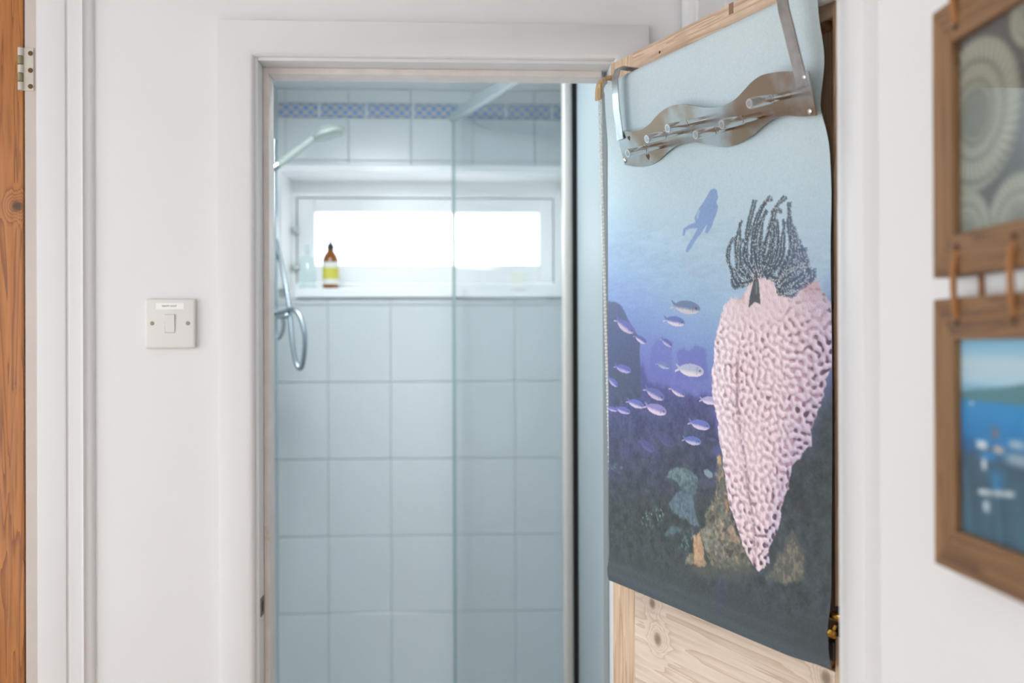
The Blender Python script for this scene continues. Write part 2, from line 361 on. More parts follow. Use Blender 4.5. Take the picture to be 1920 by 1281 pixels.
xu = [SX0] + [x for x in XU + np.arange(-4, 5) * px_ if SX0 + .01 < x < SX1] + [SX1]
z222, z195, z300 = 2.1933, 2.2394, onY(735, 302, YB)[2]
for i in range(len(xu) - 1):
    tile(xu[i], xu[i + 1], z300, z222); tile(xu[i], xu[i + 1], z195, SZ); tile(xu[i], xu[i + 1], LINT + .02, z300)
# mosaic print of the border tiles
MOS = bpy.data.materials.new('blue_mosaic_print'); MOS.use_nodes = True; nt = MOS.node_tree
b = nt.nodes['Principled BSDF']; b.inputs['Roughness'].default_value = .2
tc = nt.nodes.new('ShaderNodeTexCoord'); sx_ = nt.nodes.new('ShaderNodeSeparateXYZ'); nt.links.new(tc.outputs['Object'], sx_.inputs[0])
def nmath(op, a, b_):
    n = nt.nodes.new('ShaderNodeMath'); n.operation = op
    for i, v in enumerate((a, b_)):
        if v is None: continue
        if isinstance(v, (int, float)): n.inputs[i].default_value = v
        else: nt.links.new(v, n.inputs[i])
    return n.outputs[0]
pr = nmath('MULTIPLY', nmath('SINE', nmath('MULTIPLY', sx_.outputs[0], 2 * math.pi / .0312), None), nmath('SINE', nmath('MULTIPLY', sx_.outputs[2], 2 * math.pi / .0290), None))
cr = nt.nodes.new('ShaderNodeValToRGB'); cr.color_ramp.interpolation = 'CONSTANT'
cr.color_ramp.elements[0].color = (*lin('#7b95cc'), 1); cr.color_ramp.elements[1].position = .74; cr.color_ramp.elements[1].color = (*lin('#cdbd9c'), 1)
ce = cr.color_ramp.elements.new(.36); ce.color = (*lin('#a5b4ca'), 1)
nt.links.new(nmath('MULTIPLY_ADD', pr, .5), cr.inputs[0]); cr.inputs[0].links[0].from_node.inputs[2].default_value = .5
nt.links.new(cr.outputs[0], b.inputs['Base Color'])
bx = onY(599, 208, YB)[0]
for k in range(-1, 7):
    x0 = bx + k * .1487 + .004; x1 = x0 + .1407
    tile(max(x0, SX0 + .008), min(x1, SX1), z222 + .001, z195 - .001, MOS, 'border_tile', g=.0008, d=.006)
gap = MB()
for k in range(-1, 6): x = bx + (k + 1) * .1487; gap.box(x - .0045, x + .0045, YB - .004, YB, z222, z195)
gap.build('grout_strip', TILE, endwall)

# window
YW = YB + REVD
fx0, fx1 = onY(557, 450, YW)[0], onY(1037, 450, YW)[0]
fz0, fz1 = onY(800, 530, YW)[2], onY(800, 372, YW)[2]
gx0, gx1 = onY(590, 450, YW)[0], onY(1011, 450, YW)[0]; gz0, gz1 = onY(800, 497, YW)[2], onY(800, 398, YW)[2]
win = MB()
win.box(WL, fx0 - .003, YW, YW + .05, SILLT, LINT); win.box(fx1 + .003, WR, YW, YW + .05, SILLT, LINT); win.box(fx0 - .003, fx1 + .003, YW, YW + .05, fz1 + .003, LINT); win.box(fx0 - .003, fx1 + .003, YW, YW + .05, SILLT - .02, fz0 - .003)
wroot = win.build('window_1', UPVC, kind='structure', label='low wide white window above the shower sill')
s_ = MB()
s_.box(fx0, gx0, YW + .004, YW + .045, fz0, fz1); s_.box(gx1, fx1, YW + .004, YW + .045, fz0, fz1); s_.box(gx0, gx1, YW + .004, YW + .045, gz1, fz1); s_.box(gx0, gx1, YW + .004, YW + .045, fz0, gz0)
s_.build('sash', UPVC, wroot, bevel=.004)
MB().box(gx0 - .004, gx1 + .004, YW + .02, YW + .026, gz0 - .004, gz1 + .004).build('pane', PANE, wroot)
w = MB(); w.box(fx0 - .003, fx1 + .003, YW + .03, YW + .034, fz1, fz1 + .003); w.box(fx0 - .003, fx0, YW + .03, YW + .034, fz0, fz1); w.box(fx1, fx1 + .003, YW + .03, YW + .034, fz0, fz1)
w.build('gasket', mat('window_gasket', '#5d666a', .7), wroot)
for py in (432, 500):
    p = onY(553, py, YW - .02); MB().box(p[0] - .010, p[0] + .012, YW - .028, YW + .004, p[2] - .009, p[2] + .009).build('window_catch', mat('catch_grey', '#c3cac9', .4), wroot, bevel=.003)

# unseen lamp added on the shower room ceiling to brighten the tiles
lamp = thing('added_fill_lamp', 'added round white lamp out of view on the shower room ceiling, filling in light', 'lamp', (-.375, 2.10, SZ))
MB().lathe([(.20, 0), (.20, -.022), (.182, -.03)], (-.375, 2.10, SZ - .0005), n=32).build('rim', UPVC, lamp, smooth=True)
MB().lathe([(.18, -.0305), (.16, -.036), (.08, -.041)], (-.375, 2.10, SZ), n=32).build('diffuser', mat('fill_lamp_diffuser', (.86, .95, 1), .5, emit=3), lamp, smooth=True)
ld = bpy.data.lights.new('fill_lamp_light', 'AREA'); ld.shape = 'DISK'; ld.size = .34; ld.energy = FILL_LAMP_W; ld.color = (.92, .97, 1)
lo = bpy.data.objects.new('fill_lamp_light', ld); COL.objects.link(lo); lo.location = (-.375, 2.10, SZ - .05)

w = MB(); w.box(SX0 + .002, SX1 - .002, 2.36, YB - .008, 0, .05); w.box(SX0 + .002, SX1 - .002, 2.36, 2.40, .05, .11); w.box(SX0 + .002, SX0 + .03, 2.40, YB - .008, .05, .11); w.box(SX1 - .03, SX1 - .002, 2.40, YB - .008, .05, .11); w.box(SX0 + .03, SX1 - .03, YB - .036, YB - .008, .05, .11)
tray = thing('bounce_tray', 'unseen white tray added to bounce light up the tiled end wall', 'shower tray', (-.1, 2.8, 0))  # out of view, added so its white bounces light onto the tiles
w.build('basin', UPVC, tray, bevel=.004)
MB().lathe([(.05, 0), (.05, .004), (.03, .006)], (-.1, 2.75, .05), n=24).build('waste_cover', CHROME, tray, smooth=True)
MB().box(SX0, .272, WY + .1, 2.36, -.001, .006).build('floor_shower', mat('pale_shower_floor', '#dfe3e3', .4), kind='structure', label='pale floor of the shower room')  # unseen shower floor made pale to bounce light upward

# ------------------------------------------------------------------ glass shower door
dpost, dfar = 2.34, 3.08
def at_depth(x, y, d): q = ray(x, y); return CAM + q * d / (q @ FW)
g0 = at_depth(1064, 640, dpost); g1 = at_depth(851, 640, dfar); ztop = at_depth(850, 222, dfar)[2]
gd = (g1 - g0)[:2]; gl = np.linalg.norm(gd); gd /= gl; gn = np.array([-gd[1], gd[0]])
TG = lambda a, o, z: (g0[0] + gd[0] * a + gn[0] * o, g0[1] + gd[1] * a + gn[1] * o, z)
scr = thing('shower_screen', 'clear glass shower screen with slim top rail on a white post', 'shower screen', (g0[0], g0[1], 0))
MB(TG).box(.012, gl, -.003, .003, .115, ztop - .006).build('glass_panel', SHGLASS, scr)
MB(TG).box(gl - .004, gl + .001, -.0045, .0045, .115, ztop - .006).build('edge_seal', mat('seal_grey_green', '#9fb2b1', .4), scr)
MB(TG).box(.005, gl + .006, -.010, .010, ztop - .012, ztop + .018).build('top_rail', RAILM, scr, bevel=.003)
pw = at_depth(1055, 640, dpost)[0]; pe = at_depth(1073, 640, dpost)[0]; be = at_depth(1084, 640, dpost)[0]
out = []
for cx, cy, a0 in ((pe - .008, g0[1] - .012, -90), (pe - .008, g0[1] + .016, 0), (pw + .008, g0[1] + .016, 90), (pw + .008, g0[1] - .012, 180)):
    out += [(cx + .008 * math.cos(math.radians(a0 + t)), cy + .008 * math.sin(math.radians(a0 + t))) for t in (0, 22, 45, 68, 90)]
w = MB(); k = len(out); w.add([(x, y, 0) for x, y in out] + [(x, y, SZ) for x, y in out], [tuple(range(k)), tuple(range(k, 2 * k))] + [(i, (i + 1) % k, k + (i + 1) % k, k + i) for i in range(k)])
w.build('post', POSTM, scr, smooth=True)
MB().box(pe, .2725, g0[1] - .008, g0[1] + .012, 0, SZ).build('gap_shade_strip', BLACK, scr)  # black strip standing in for the shade of the gap beside the post

# ------------------------------------------------------------------ hand shower on the left wall
HY = 2.85
sh = thing('hand_shower', 'pale hand shower with coiled chrome hose on the shower side wall', 'shower', (SX0 + .03, HY, 1.0))
P = lambda x, y, Y=HY: tuple(onY(x, y, Y))
a, b_ = np.array(P(512, 316)), np.array(P(600, 250))
MB().tube([a + (b_ - a) * t for t in np.linspace(0, 1, 9)], [.009, .0105, .0115, .012, .012, .0115, .0115, .0125, .014], 14).build('handle', HEADM, sh, smooth=True)
hc = np.array(P(616, 247)); hax = np.array([.30, -.12, -.95])
hd = (np.array(P(648, 236)) - np.array(P(590, 252))); hd /= np.linalg.norm(hd)
nrm = np.cross(hd, [0, 1, 0]); nrm /= np.linalg.norm(nrm)
if nrm[2] > 0: nrm = -nrm
hh = MB().lathe([(.006, -.018), (.024, -.016), (.040, -.007), (.048, .003), (.047, .011), (.041, .014)], hc, nrm, 28).build('head', HEADM, sh, smooth=True)
MB().lathe([(.039, .0141), (.038, .0155), (.010, .0165)], hc, nrm, 28).build('spray_plate', mat('spray_plate', '#9fb0ae', .5), hh, smooth=True)
MB().tube([(SX0 + .055, HY, 1.15), (SX0 + .055, HY, 2.05)], .011, 16).build('riser_rail', CHROME, sh, smooth=True)
for z in (1.17, 2.03): MB().tube([(SX0, HY, z), (SX0 + .055, HY, z)], .009, 12).build('rail_bracket', CHROME, sh, smooth=True)
MB().tube([(SX0 + .045, HY, a[2] - .002), tuple(a + (0, 0, .0)), tuple(a + (b_ - a) * .12)], [.016, .015, .0125], 14).build('holder', CHROME, sh, smooth=True)
def crom(pts, n=8):
    pts = [np.array(p, float) for p in pts]; out = []
    q = [2 * pts[0] - pts[1]] + pts + [2 * pts[-1] - pts[-2]]
    for i in range(1, len(q) - 2):
        for t in np.linspace(0, 1, n, endpoint=False):
            p0, p1, p2, p3 = q[i - 1:i + 3]
            out.append(.5 * (2 * p1 + (p2 - p0) * t + (2 * p0 - 5 * p1 + 4 * p2 - p3) * t * t + (3 * p1 - p0 - 3 * p2 + p3) * t ** 3))
    return out + [pts[-1]]
hose = [P(508, 320), P(500, 380), P(514, 440), P(530, 505), P(542, 575, 2.83), P(548, 640, 2.81), P(556, 682, 2.80), P(565, 690, 2.79), P(571, 660, 2.78), P(571, 625, 2.78), P(562, 592, 2.79), P(548, 580, 2.80), P(534, 584, 2.82), P(505, 590, 2.85)]
MB().tube(crom(hose, 10), .0066, 12).build('hose', HOSEM, sh, smooth=True)
hose2 = [P(531, 597, 2.85), P(532, 612, 2.85), P(527, 628, 2.85), P(519, 634, 2.85), P(509, 622, 2.85), P(500, 604, 2.86)]
MB().tube(crom(hose2, 8), .006, 12).build('hose_tail', HOSEM, sh, smooth=True)
e0 = P(543, 591); MB().tube([(SX0, HY, e0[2]), (e0[0] - .012, HY, e0[2]), e0], [.012, .010, .009], 14).build('wall_elbow', CHROME, sh, smooth=True)
MB().lathe([(.026, 0), (.026, .006), (.020, .012)], (SX0, HY, e0[2]), (1, 0, 0), 24).build('rosette', CHROME, sh, smooth=True)

# ------------------------------------------------------------------ bottles on the sill
AMBER = mat('amber_glass', '#8f5218', .12, spec=.6, coat=.5); GREENC = mat('dark_green_nozzle', '#1d3a2c', .4); YEL = mat('yellow_label', '#d9d25a', .6); WLAB = mat('white_label', '#f0efe8', .6)
bp = onY(620, 540, YB + .012); B = (bp[0], YB + .012, SILLT)
bt = thing('amber_bottle', 'amber glass bottle with yellow label and dark green nozzle on window sill', 'bottle', B)
MB().lathe([(.020, .0), (.0245, .002), (.0255, .006), (.0255, .088), (.0245, .096), (.020, .107), (.013, .117), (.0095, .124), (.0095, .130)], B, n=32).build('body', AMBER, bt, smooth=True)
MB().lathe([(.0258, .013), (.0258, .084)], B, n=32, cap=False).build('label', WLAB, bt, smooth=True)
MB().lathe([(.0261, .030), (.0261, .066)], B, n=32, cap=False).build('label_panel', YEL, bt, smooth=True)
MB().lathe([(.0102, .124), (.0112, .126), (.0112, .138), (.0085, .142), (.0045, .146), (.0035, .160), (.0028, .161)], B, n=20).build('nozzle', GREENC, bt, smooth=True)
cp = onY(577, 540, YB + .06); Cc = (cp[0], YB + .06, SILLT)
CLEAR = glass('clear_bottle_glass', (.90, .965, .96), 0.0, 1.5)
cb = thing('clear_bottle', 'clear glass stoppered bottle next to the amber bottle on sill', 'bottle', Cc)
MB().lathe([(.018, 0), (.026, .002), (.027, .006), (.027, .095), (.022, .104), (.010, .110), (.009, .118), (.011, .119), (.011, .122)], Cc, n=28).build('body', CLEAR, cb, smooth=True)
MB().lathe([(.008, .122), (.011, .127), (.0115, .134), (.008, .142), (.003, .144)], Cc, n=20).build('stopper', CLEAR, cb, smooth=True)

# ------------------------------------------------------------------ orange pine door (closed, left)
kn = tuple(onY(33, 387, WY + .003))
OR_V = wood('orange_pine', '#b87638', '#864c1e', 'z', scale=34, rough=.35, knots=[(kn, .010)], kcol='#4a2a18')
OR_H = wood('orange_pine_rail', '#b87638', '#864c1e', 'x', scale=34, rough=.35)
d2 = thing('door_2', 'orange varnished pine door standing closed in a white frame', 'door', (-1.1, WY + .02, 0), kind='structure')
XR = JX - .0035; XL = -1.48
for x0, x1 in ((XL, XL + .1), (XR - .1, XR)): MB().box(x0, x1, WY + .001, WY + .039, .01, 2.285).build('stile', OR_V, d2, bevel=.002)
for z0, z1 in ((.01, .22), (.85, 1.02), (2.17, 2.285)): MB().box(XL + .1, XR - .1, WY + .001, WY + .039, z0, z1).build('rail', OR_H, d2, bevel=.002)
for z0, z1 in ((.22, .85), (1.02, 2.17)): MB().box(XL + .1, XR - .1, WY + .012, WY + .028, z0, z1).build('panel', OR_V, d2)
HNG = mat('painted_hinge', '#cfc9bd', .4, var=.12, vscale=40)
hz0, hz1 = onY(55, 171, WY)[2], onY(55, 91, WY)[2]
hg = MB().box(JX - .001, JX + .0165, WY - .0045, WY - .0015, hz0, hz1).build('hinge_leaf', HNG, d2, bevel=.001)
hh_ = (hz1 - hz0) / 5
for i in range(5):
    if i in (1, 3): MB().tube([(JX - .0055, WY - .0045, hz0 + hh_ * (i + .04)), (JX - .0055, WY - .0045, hz0 + hh_ * (i + .96))], .0052, 12).build('hinge_knuckle', mat('brassy_knuckle', '#8f8768', .4, metal=.6), hg)
    else: MB().tube([(JX - .005, WY - .0045, hz0 + hh_ * (i + .04)), (JX - .005, WY - .0045, hz0 + hh_ * (i + .96))], .005, 12).build('hinge_knuckle', HNG, hg)
SCR = mat('rusty_screw', '#6b4d2e', .6, metal=.5)
for py in (100, 132, 162):
    p = onY(57, py, WY - .005); MB().lathe([(.0042, 0), (.0042, .001), (.003, .0016)], (p[0], WY - .0044, p[2]), (0, -1, 0), 14).build('hinge_screw', SCR, hg)

# ------------------------------------------------------------------ light switch
sc = (onY(321.5, 607, WY)[0], WY, onY(321.5, 607, WY)[2])
TS = lambda a, o, c: (sc[0] + a, WY - o, sc[2] + c)
sw = thing('light_switch', 'cream single rocker light switch with printed label on white wall', 'light switch', sc)
MB(TS).box(-.043, .043, .0002, .0085, -.043, .043).build('plate', PLAST, sw, bevel=.004, seg=3, smooth=True)
MB(TS).box(-.0088, .0088, .008, .0088, -.0160, .0160).build('rocker_gap', mat('switch_gap', '#8f8b84', .6), sw)
w = MB(TS); w.add([(-.0083, .008, -.0155), (.0083, .008, -.0155), (.0083, .008, .0155), (-.0083, .008, .0155), (-.0083, .0092, -.0155), (.0083, .0092, -.0155), (.0083, .0118, .0155), (-.0083, .0118, .0155)],
                 [(0, 1, 2, 3), (4, 5, 6, 7), (0, 1, 5, 4), (1, 2, 6, 5), (2, 3, 7, 6), (3, 0, 4, 7)]); w.build('rocker', PLAST, sw, bevel=.001)
for sx in (-.0305, .0305):
    MB().lathe([(.0036, 0), (.0036, .0004), (.002, .0007)], TS(sx, .0085, .0003), (0, -1, 0), 16).build('screw', mat('screw_steel', '#8d8878', .4, metal=.8), sw)
MB(TS).box(-.0245, .0235, .0084, .0088, .0245, .0355).build('label_strip', LABELM, sw)
def text(s, size, loc, rot, m, parent, name='lettering'):
    cu = bpy.data.curves.new(name, 'FONT'); cu.body = s; cu.size = size; cu.align_x = 'CENTER'; cu.align_y = 'CENTER'; cu.extrude = .00004
    to = bpy.data.objects.new('tmp', cu); COL.objects.link(to)
    me = bpy.data.meshes.new_from_object(to.evaluated_get(bpy.context.evaluated_depsgraph_get()))
    bpy.data.objects.remove(to); me.transform(Matrix.Translation(loc) @ rot)
    return link(me, name, m, parent)
text('NIGHT LIGHT', .0041, Vector(TS(-.001, .0090, .0303)), Matrix.Rotation(math.pi / 2, 4, 'X'), INK, sw)

# latch keep and a filler patch on the left jamb
kp = onX(492, 1136, LX0 + .0004)
lk = thing('latch_keep', 'small worn metal latch keep on the white door jamb', 'latch', (LX0, kp[1], kp[2]))
MB().box(LX0, LX0 + .0014, WY + .008, WY + .034, kp[2] - .016, kp[2] + .016).build('plate', mat('dull_keep', '#8c8a7e', .5, metal=.5, var=.3, vscale=120), lk)
MB().box(LX0 + .0012, LX0 + .0018, WY + .014, WY + .028, kp[2] - .009, kp[2] + .009).build('slot', DARKM, lk)
q = onY(504, 1000, WY + .042)
MB().box(LX0 + .0004, LX0 + ST + .0002, WY + .0405, WY + .043, q[2] - .013, q[2] + .013).build('filler_patch', mat('filler', '#dcd3cb', .7, var=.15, vscale=200), lk)

# ------------------------------------------------------------------ pale pine door (open)
RZ = math.atan2(DE[1], DE[0])
DW, DT, DTOP, RAILT, PANB = .62, .035, 1.9690, 1.050, 1.886
SL, SR = .0735, .5565
ks = [tuple(TD(*(lambda q: (q[0], 0, q[1]))(on_o(x, y, 0)))) for x, y in ((1233, 1199), (1223, 1132), (1549, 1272))]
P_V = wood('pale_pine_stile', '#e2c8ac', '#c29e7c', 'z', RZ, 30, contrast=.8)
P_H = wood('pale_pine_rail', '#eddccb', '#d6bfa8', 'x', RZ, 26, knots=[(ks[0], .011), (ks[1], .009), (ks[2], .010)], kcol='#94826f', contrast=.6)
P_T = wood('pale_pine_top_rail', '#e6ccb4', '#c4a284', 'x', RZ, 34, wear=.5)
P_P = wood('darker_pine_panel', '#c0a488', '#93775e', 'z', RZ, 34)  # panel pine in a darker brown than the stiles
P_M = wood('pine_moulding', '#a87a55', '#7f5434', 'z', RZ, 30)
d1 = thing('door_1', 'stripped pale pine panel door standing open behind the printed blind', 'door', TD(DW / 2, -DT / 2, 0), kind='structure')
B_ = lambda *a: MB(TD).box(*a)
B_(0, SL - .0003, -DT, 0, .01, DTOP).build('stile', P_V, d1, bevel=.0015); B_(SR, DW, -DT, 0, .01, DTOP).build('stile', P_V, d1, bevel=.0015)
B_(SL, SR, -DT, 0, PANB, DTOP).build('top_rail', P_T, d1, bevel=.001); B_(SL, SR, -DT, 0, .84, RAILT).build('lock_rail', P_H, d1, bevel=.001); B_(SL, SR, -DT, 0, .01, .2).build('bottom_rail', P_H, d1, bevel=.001)
for z0, z1 in ((RAILT, PANB), (.2, .84)):
    B_(SL, SR, -.024, -.014, z0, z1).build('panel', P_P, d1)
    m_ = .011
    for a0, a1, c0, c1 in ((SL, SL + m_, z0, z1), (SR - m_, SR, z0, z1), (SL + m_, SR - m_, z1 - m_, z1), (SL + m_, SR - m_, z0, z0 + m_)):
        w = MB(TD); vert = (a1 - a0) < .02
        outer = [(a0, c0), (a1, c0), (a1, c1), (a0, c1)]
        hi = {'L': a0 == SL, 'R': a1 == SR, 'T': c1 == z1 and not vert, 'B': c0 == z0 and not vert}
        def hgt(x, z): return -.003 if ((hi['L'] and x == a0 and vert) or (hi['R'] and x == a1 and vert) or (hi['T'] and z == c1) or (hi['B'] and z == c0)) else -.012
        w.add([(x, -.0145, z) for x, z in outer] + [(x, hgt(x, z), z) for x, z in outer], [(0, 1, 2, 3), (4, 5, 6, 7), (0, 1, 5, 4), (1, 2, 6, 5), (2, 3, 7, 6), (3, 0, 4, 7)])
        w.build('moulding', P_M, d1)
s0, z0 = on_o(1237, 98, 0)
MB().lathe([(.0022, 0), (.0022, .0012)], TD(s0, -.0007, z0), (DN[0], DN[1], 0), 12).build('nail_hole', BLACK, d1)
s0, z0 = on_o(1371, 16, 0)
MB(TD).box(s0 - .005, s0 + .005, 0, .0006, z0 - .008, z0 + .008).build('old_filler', mat('filler_brown', '#9b7a62', .8, var=.2, vscale=200), d1)
# rim bolt and lock on the free stile
s0, z0 = on_o(1570, 1165, .004)
bo = MB(TD).box(s0 - .004, s0 + .026, 0, .0035, z0 - .020, z0 + .018).build('bolt_plate', mat('dull_bronze', '#5b5148', .45, metal=.7), d1, bevel=.001)
MB().tube([TD(s0 - .006, .007, z0 + .006), TD(s0 + .03, .007, z0 + .006)], .0055, 14).build('bolt_bar', BRASS, bo, smooth=True)
MB().lathe([(.003, 0), (.003, .006), (.0062, .008), (.0068, .013), (.0045, .016)], TD(s0 + .001, .008, z0 - .005), (DN[0] * .5, DN[1] * .5, -.85), 16).build('bolt_knob', BRASS, bo, smooth=True)
s0, z0 = on_o(1556, 1222, .004)
MB(TD).box(s0 - .012, s0 + .004, -.013, .002, z0 - .012, z0 + .012).build('latch_case', mat('dull_iron', '#5d574f', .5, metal=.6), d1, bevel=.002)

# ------------------------------------------------------------------ printed roller blind
FS0, FS1, FZ0, FZ1 = .0315, .5640, 1.0572, 1.9275
RR = .0145; RC_O, RC_Z = .0165, FZ1 - .0145
NX, NZ = 544, 872
sm0 = lambda t: t * t * (3 - 2 * t)
S = np.linspace(FS0, FS1, NX)[None, :].repeat(NZ, 0); T = np.linspace(0, 1, NZ)[:, None].repeat(NX, 1)
Z = FZ1 + (FZ0 - FZ1) * T
O = .0245 + .0065 * sm0(np.clip((Z - 1.80) / (RC_Z - 1.80), 0, 1))
# over the tube at the very top
tt = np.clip((Z - RC_Z) / RR, 0, 1); O = np.where(Z > RC_Z, RC_O + RR * np.sqrt(np.clip(1 - tt ** 2, 0, 1)), O)
O = np.where((Z <= RC_Z), np.minimum(O, RC_O + RR), O)
# loose right edge: it bellies in and out beside the hook rack and at the hem
wr = np.clip((S - .40) / (.1745), 0, 1) ** 2
O += wr * (-.006 * np.exp(-((Z - 1.835) / .035) ** 2) + .006 * np.exp(-((Z - 1.765) / .022) ** 2) - .003 * np.exp(-((Z - 1.66) / .05) ** 2) - .0035 * np.exp(-((Z - 1.4) / .18) ** 2) + .007 * np.exp(-((Z - 1.105) / .03) ** 2))
O -= .012 * sm0(np.clip((S - .49) / .074, 0, 1)) * sm0(np.clip((1.80 - Z) / .10, 0, 1))
O += .0012 * np.sin(S * 21 + 1) * np.clip((1.9 - Z) / .2, 0, 1) * np.clip((Z - 1.06) / .1, 0, 1)
wl = np.clip((.12 - S) / .09, 0, 1) ** 2; O += wl * .003 * np.exp(-((Z - 1.075) / .02) ** 2)
O += .0018 * np.exp(-((Z - 1.075) / .014) ** 4)             # hem pocket
POS = np.stack([HINGE[0] + S * DE[0] + O * DN[0], HINGE[1] + S * DE[1] + O * DN[1], Z], -1)
# the print is laid out in the photograph's pixel frame, then carried on the cloth
q = np.stack([HINGE[0] + S * DE[0] + .0245 * DN[0], HINGE[1] + S * DE[1] + .0245 * DN[1], Z], -1) - CAM
dd = q @ FW; X = 960 + FPX * (q @ RT) / dd; Y = 640.5 - FPX * (q @ UP) / dd
def vn(cell_x, cell_z, seed, oct=1):
    g = np.random.default_rng(seed); out = np.zeros((NZ, NX)); amp = 1; tot = 0
    for o_ in range(oct):
        cx, cz = cell_x / 2 ** o_, cell_z / 2 ** o_
        nx, nz = int(NX / cx) + 3, int(NZ / cz) + 3; G = g.random((nz, nx))
        u = np.arange(NX) / cx; v = np.arange(NZ) / cz; iu, iv = u.astype(int), v.astype(int); fu, fv = u - iu, v - iv
        fu, fv = fu * fu * (3 - 2 * fu), fv * fv * (3 - 2 * fv)
        a = G[iv][:, iu]; b = G[iv][:, iu + 1]; c = G[iv + 1][:, iu]; d = G[iv + 1][:, iu + 1]
        out += amp * ((a * (1 - fu) + b * fu) * (1 - fv[:, None]) + (c * (1 - fu) + d * fu) * fv[:, None]); tot += amp; amp *= .55
    return out / tot
def bandpass(lo, hi, seed, ax=1.0):
    g = np.random.default_rng(seed).standard_normal((NZ, NX)); Fq = np.fft.fft2(g)
    k = np.hypot(np.fft.fftfreq(NZ)[:, None] * ax, np.fft.fftfreq(NX)[None, :])
    Fq *= np.exp(-((k - (lo + hi) / 2) / ((hi - lo) / 2)) ** 2); r = np.real(np.fft.ifft2(Fq)); return r / r.std()
def blur(a, s):
    kz, kx = np.fft.fftfreq(NZ)[:, None], np.fft.fftfreq(NX)[None, :]
    return np.real(np.fft.ifft2(np.fft.fft2(a) * np.exp(-2 * (math.pi * s) ** 2 * (kz ** 2 + kx ** 2))))
def poly(pts, jx=0, jy=0):
    xx, yy = X + jx, Y + jy; m = np.zeros(X.shape, bool); k = len(pts)
    for i in range(k):
        x0, y0 = pts[i]; x1, y1 = pts[(i + 1) % k]
        if y0 == y1: continue
        m ^= ((y0 > yy) != (y1 > yy)) & (xx < (x1 - x0) * (yy - y0) / (y1 - y0) + x0)
    return m.astype(float)
def sm(a, b, v): t = np.clip((v - a) / (b - a), 0, 1); return t * t * (3 - 2 * t)
def C3(h): return np.array([int(h[i:i + 2], 16) / 255 for i in (0, 2, 4)])
def over(img, m, c): c = C3(c) if isinstance(c, str) else c; return img * (1 - m[..., None]) + c * m[..., None]
c4 = lambda p: (1130 + p[0] / 3.66, 330 + p[1] / 3.66)
c5 = lambda p: (1130 + p[0] / 3.66, 650 + p[1] / 3.66)
c6 = lambda p: (1130 + p[0] / 3.765, 950 + p[1] / 3.765)
c7 = lambda p: (1140 + p[0] / 4.93, 840 + p[1] / 4.93)
N1, N2, N3, N4 = vn(60, 60, 1, 4), vn(14, 14, 2, 3), vn(5, 5, 3, 2), vn(120, 30, 5, 4)
# water column
ys = [0, 130, 300, 380, 470, 560, 640, 720, 800, 900, 1281]
cs = ['c6d3d6', 'c6d4d8', 'bdd0d6', 'b6cbd5', 'a9c1d2', '94aecb', '7f94c2', '7379b4', '5d6091', '4e5263', '4b5257']
Yv = Y + 22 * (N4 - .5) + 60 * sm(1300, 1140, X) * sm(330, 480, Y) - 40 * sm(1250, 1420, X) * sm(400, 560, Y)
img = np.stack([np.interp(Yv, ys, [C3(c)[k] for c in cs]) for k in range(3)], -1)
img += ((N4 - .5) * .05 * sm(330, 420, Y) * sm(640, 560, Y))[..., None]
img += ((vn(26, 5, 8, 3) - .5) * .05 * sm(380, 460, Y) * sm(620, 540, Y))[..., None]
# diver
dv = [(770, 85), (788, 98), (796, 150), (783, 180), (796, 215), (786, 255), (765, 310), (748, 360), (722, 396), (704, 386), (722, 340), (716, 335), (690, 380), (650, 430), (612, 490), (585, 527), (568, 517), (590, 470), (600, 455), (622, 420), (655, 360), (610, 360), (574, 372), (562, 412), (548, 406), (555, 362), (592, 338), (640, 318), (634, 288), (665, 220), (690, 190), (720, 140), (745, 95)]
img = over(img, .85 * blur(poly([c4(p) for p in dv]), .7), '7f97c4')
img = over(img, .75 * blur(poly([c4(p) for p in [(655, 235), (672, 230), (660, 290), (645, 300)]]), .7), 'a9c1d2')
# distant purple reef, left rock, right sponge
nz = 10 * (N2 - .5); nz2 = 10 * (vn(10, 10, 12, 2) - .5)
img = over(img, .6 * blur(poly([c4(p) for p in [(310, 1400), (330, 1170), (370, 1120), (420, 1105), (465, 1160), (480, 1400)]], nz, nz2), 2), '6d73b0')
img = over(img, .65 * blur(poly([c4(p) for p in [(500, 1400), (520, 1195), (560, 1180), (600, 1200), (640, 1155), (665, 1175), (715, 1195), (735, 1400)]], nz, nz2), 1.8), '6c6fb0')
reef = poly([c5(p) for p in [(-200, 200), (250, 120), (300, 235), (420, 280), (520, 300), (640, 340), (780, 330), (780, 2600), (-200, 2600)]], 2 * nz, 2 * nz2)
dk = np.stack([np.interp(Y, [700, 760, 850, 960, 1281], [C3(c)[k] for c in ('5c5f92', '565a80', '4d5364', '4b5254', '50585b')]) for k in range(3)], -1)
img = over(img, blur(reef, 3), dk)
rock = poly([c4(p) for p in [(-100, 865), (95, 862), (130, 895), (165, 970), (205, 1040), (250, 1105), (262, 1500), (-100, 1700)]], nz * .4, nz2 * .4)
dk2 = np.stack([np.interp(Y, [560, 640, 720, 820], [C3(c)[k] for c in ('65708c', '5a6484', '555d74', '4d5460')]) for k in range(3)], -1)
img = over(img, blur(rock, .9), dk2)
img = over(img, .8 * sm(1518, 1556, X + 1.5 * nz) * sm(500, 560, Y + nz), np.stack([np.interp(Y, [520, 600, 700, 900], [C3(c)[k] for c in ('6d7db0', '63709a', '505866', '4c5356')]) for k in range(3)], -1))
img = over(img, .9 * sm(1490, 1530, X + nz) * sm(690, 790, Y + nz), '4c5357')
img = over(img, .9 * sm(1340, 1380, X) * sm(760, 880, Y + 2 * nz), '4b5255')
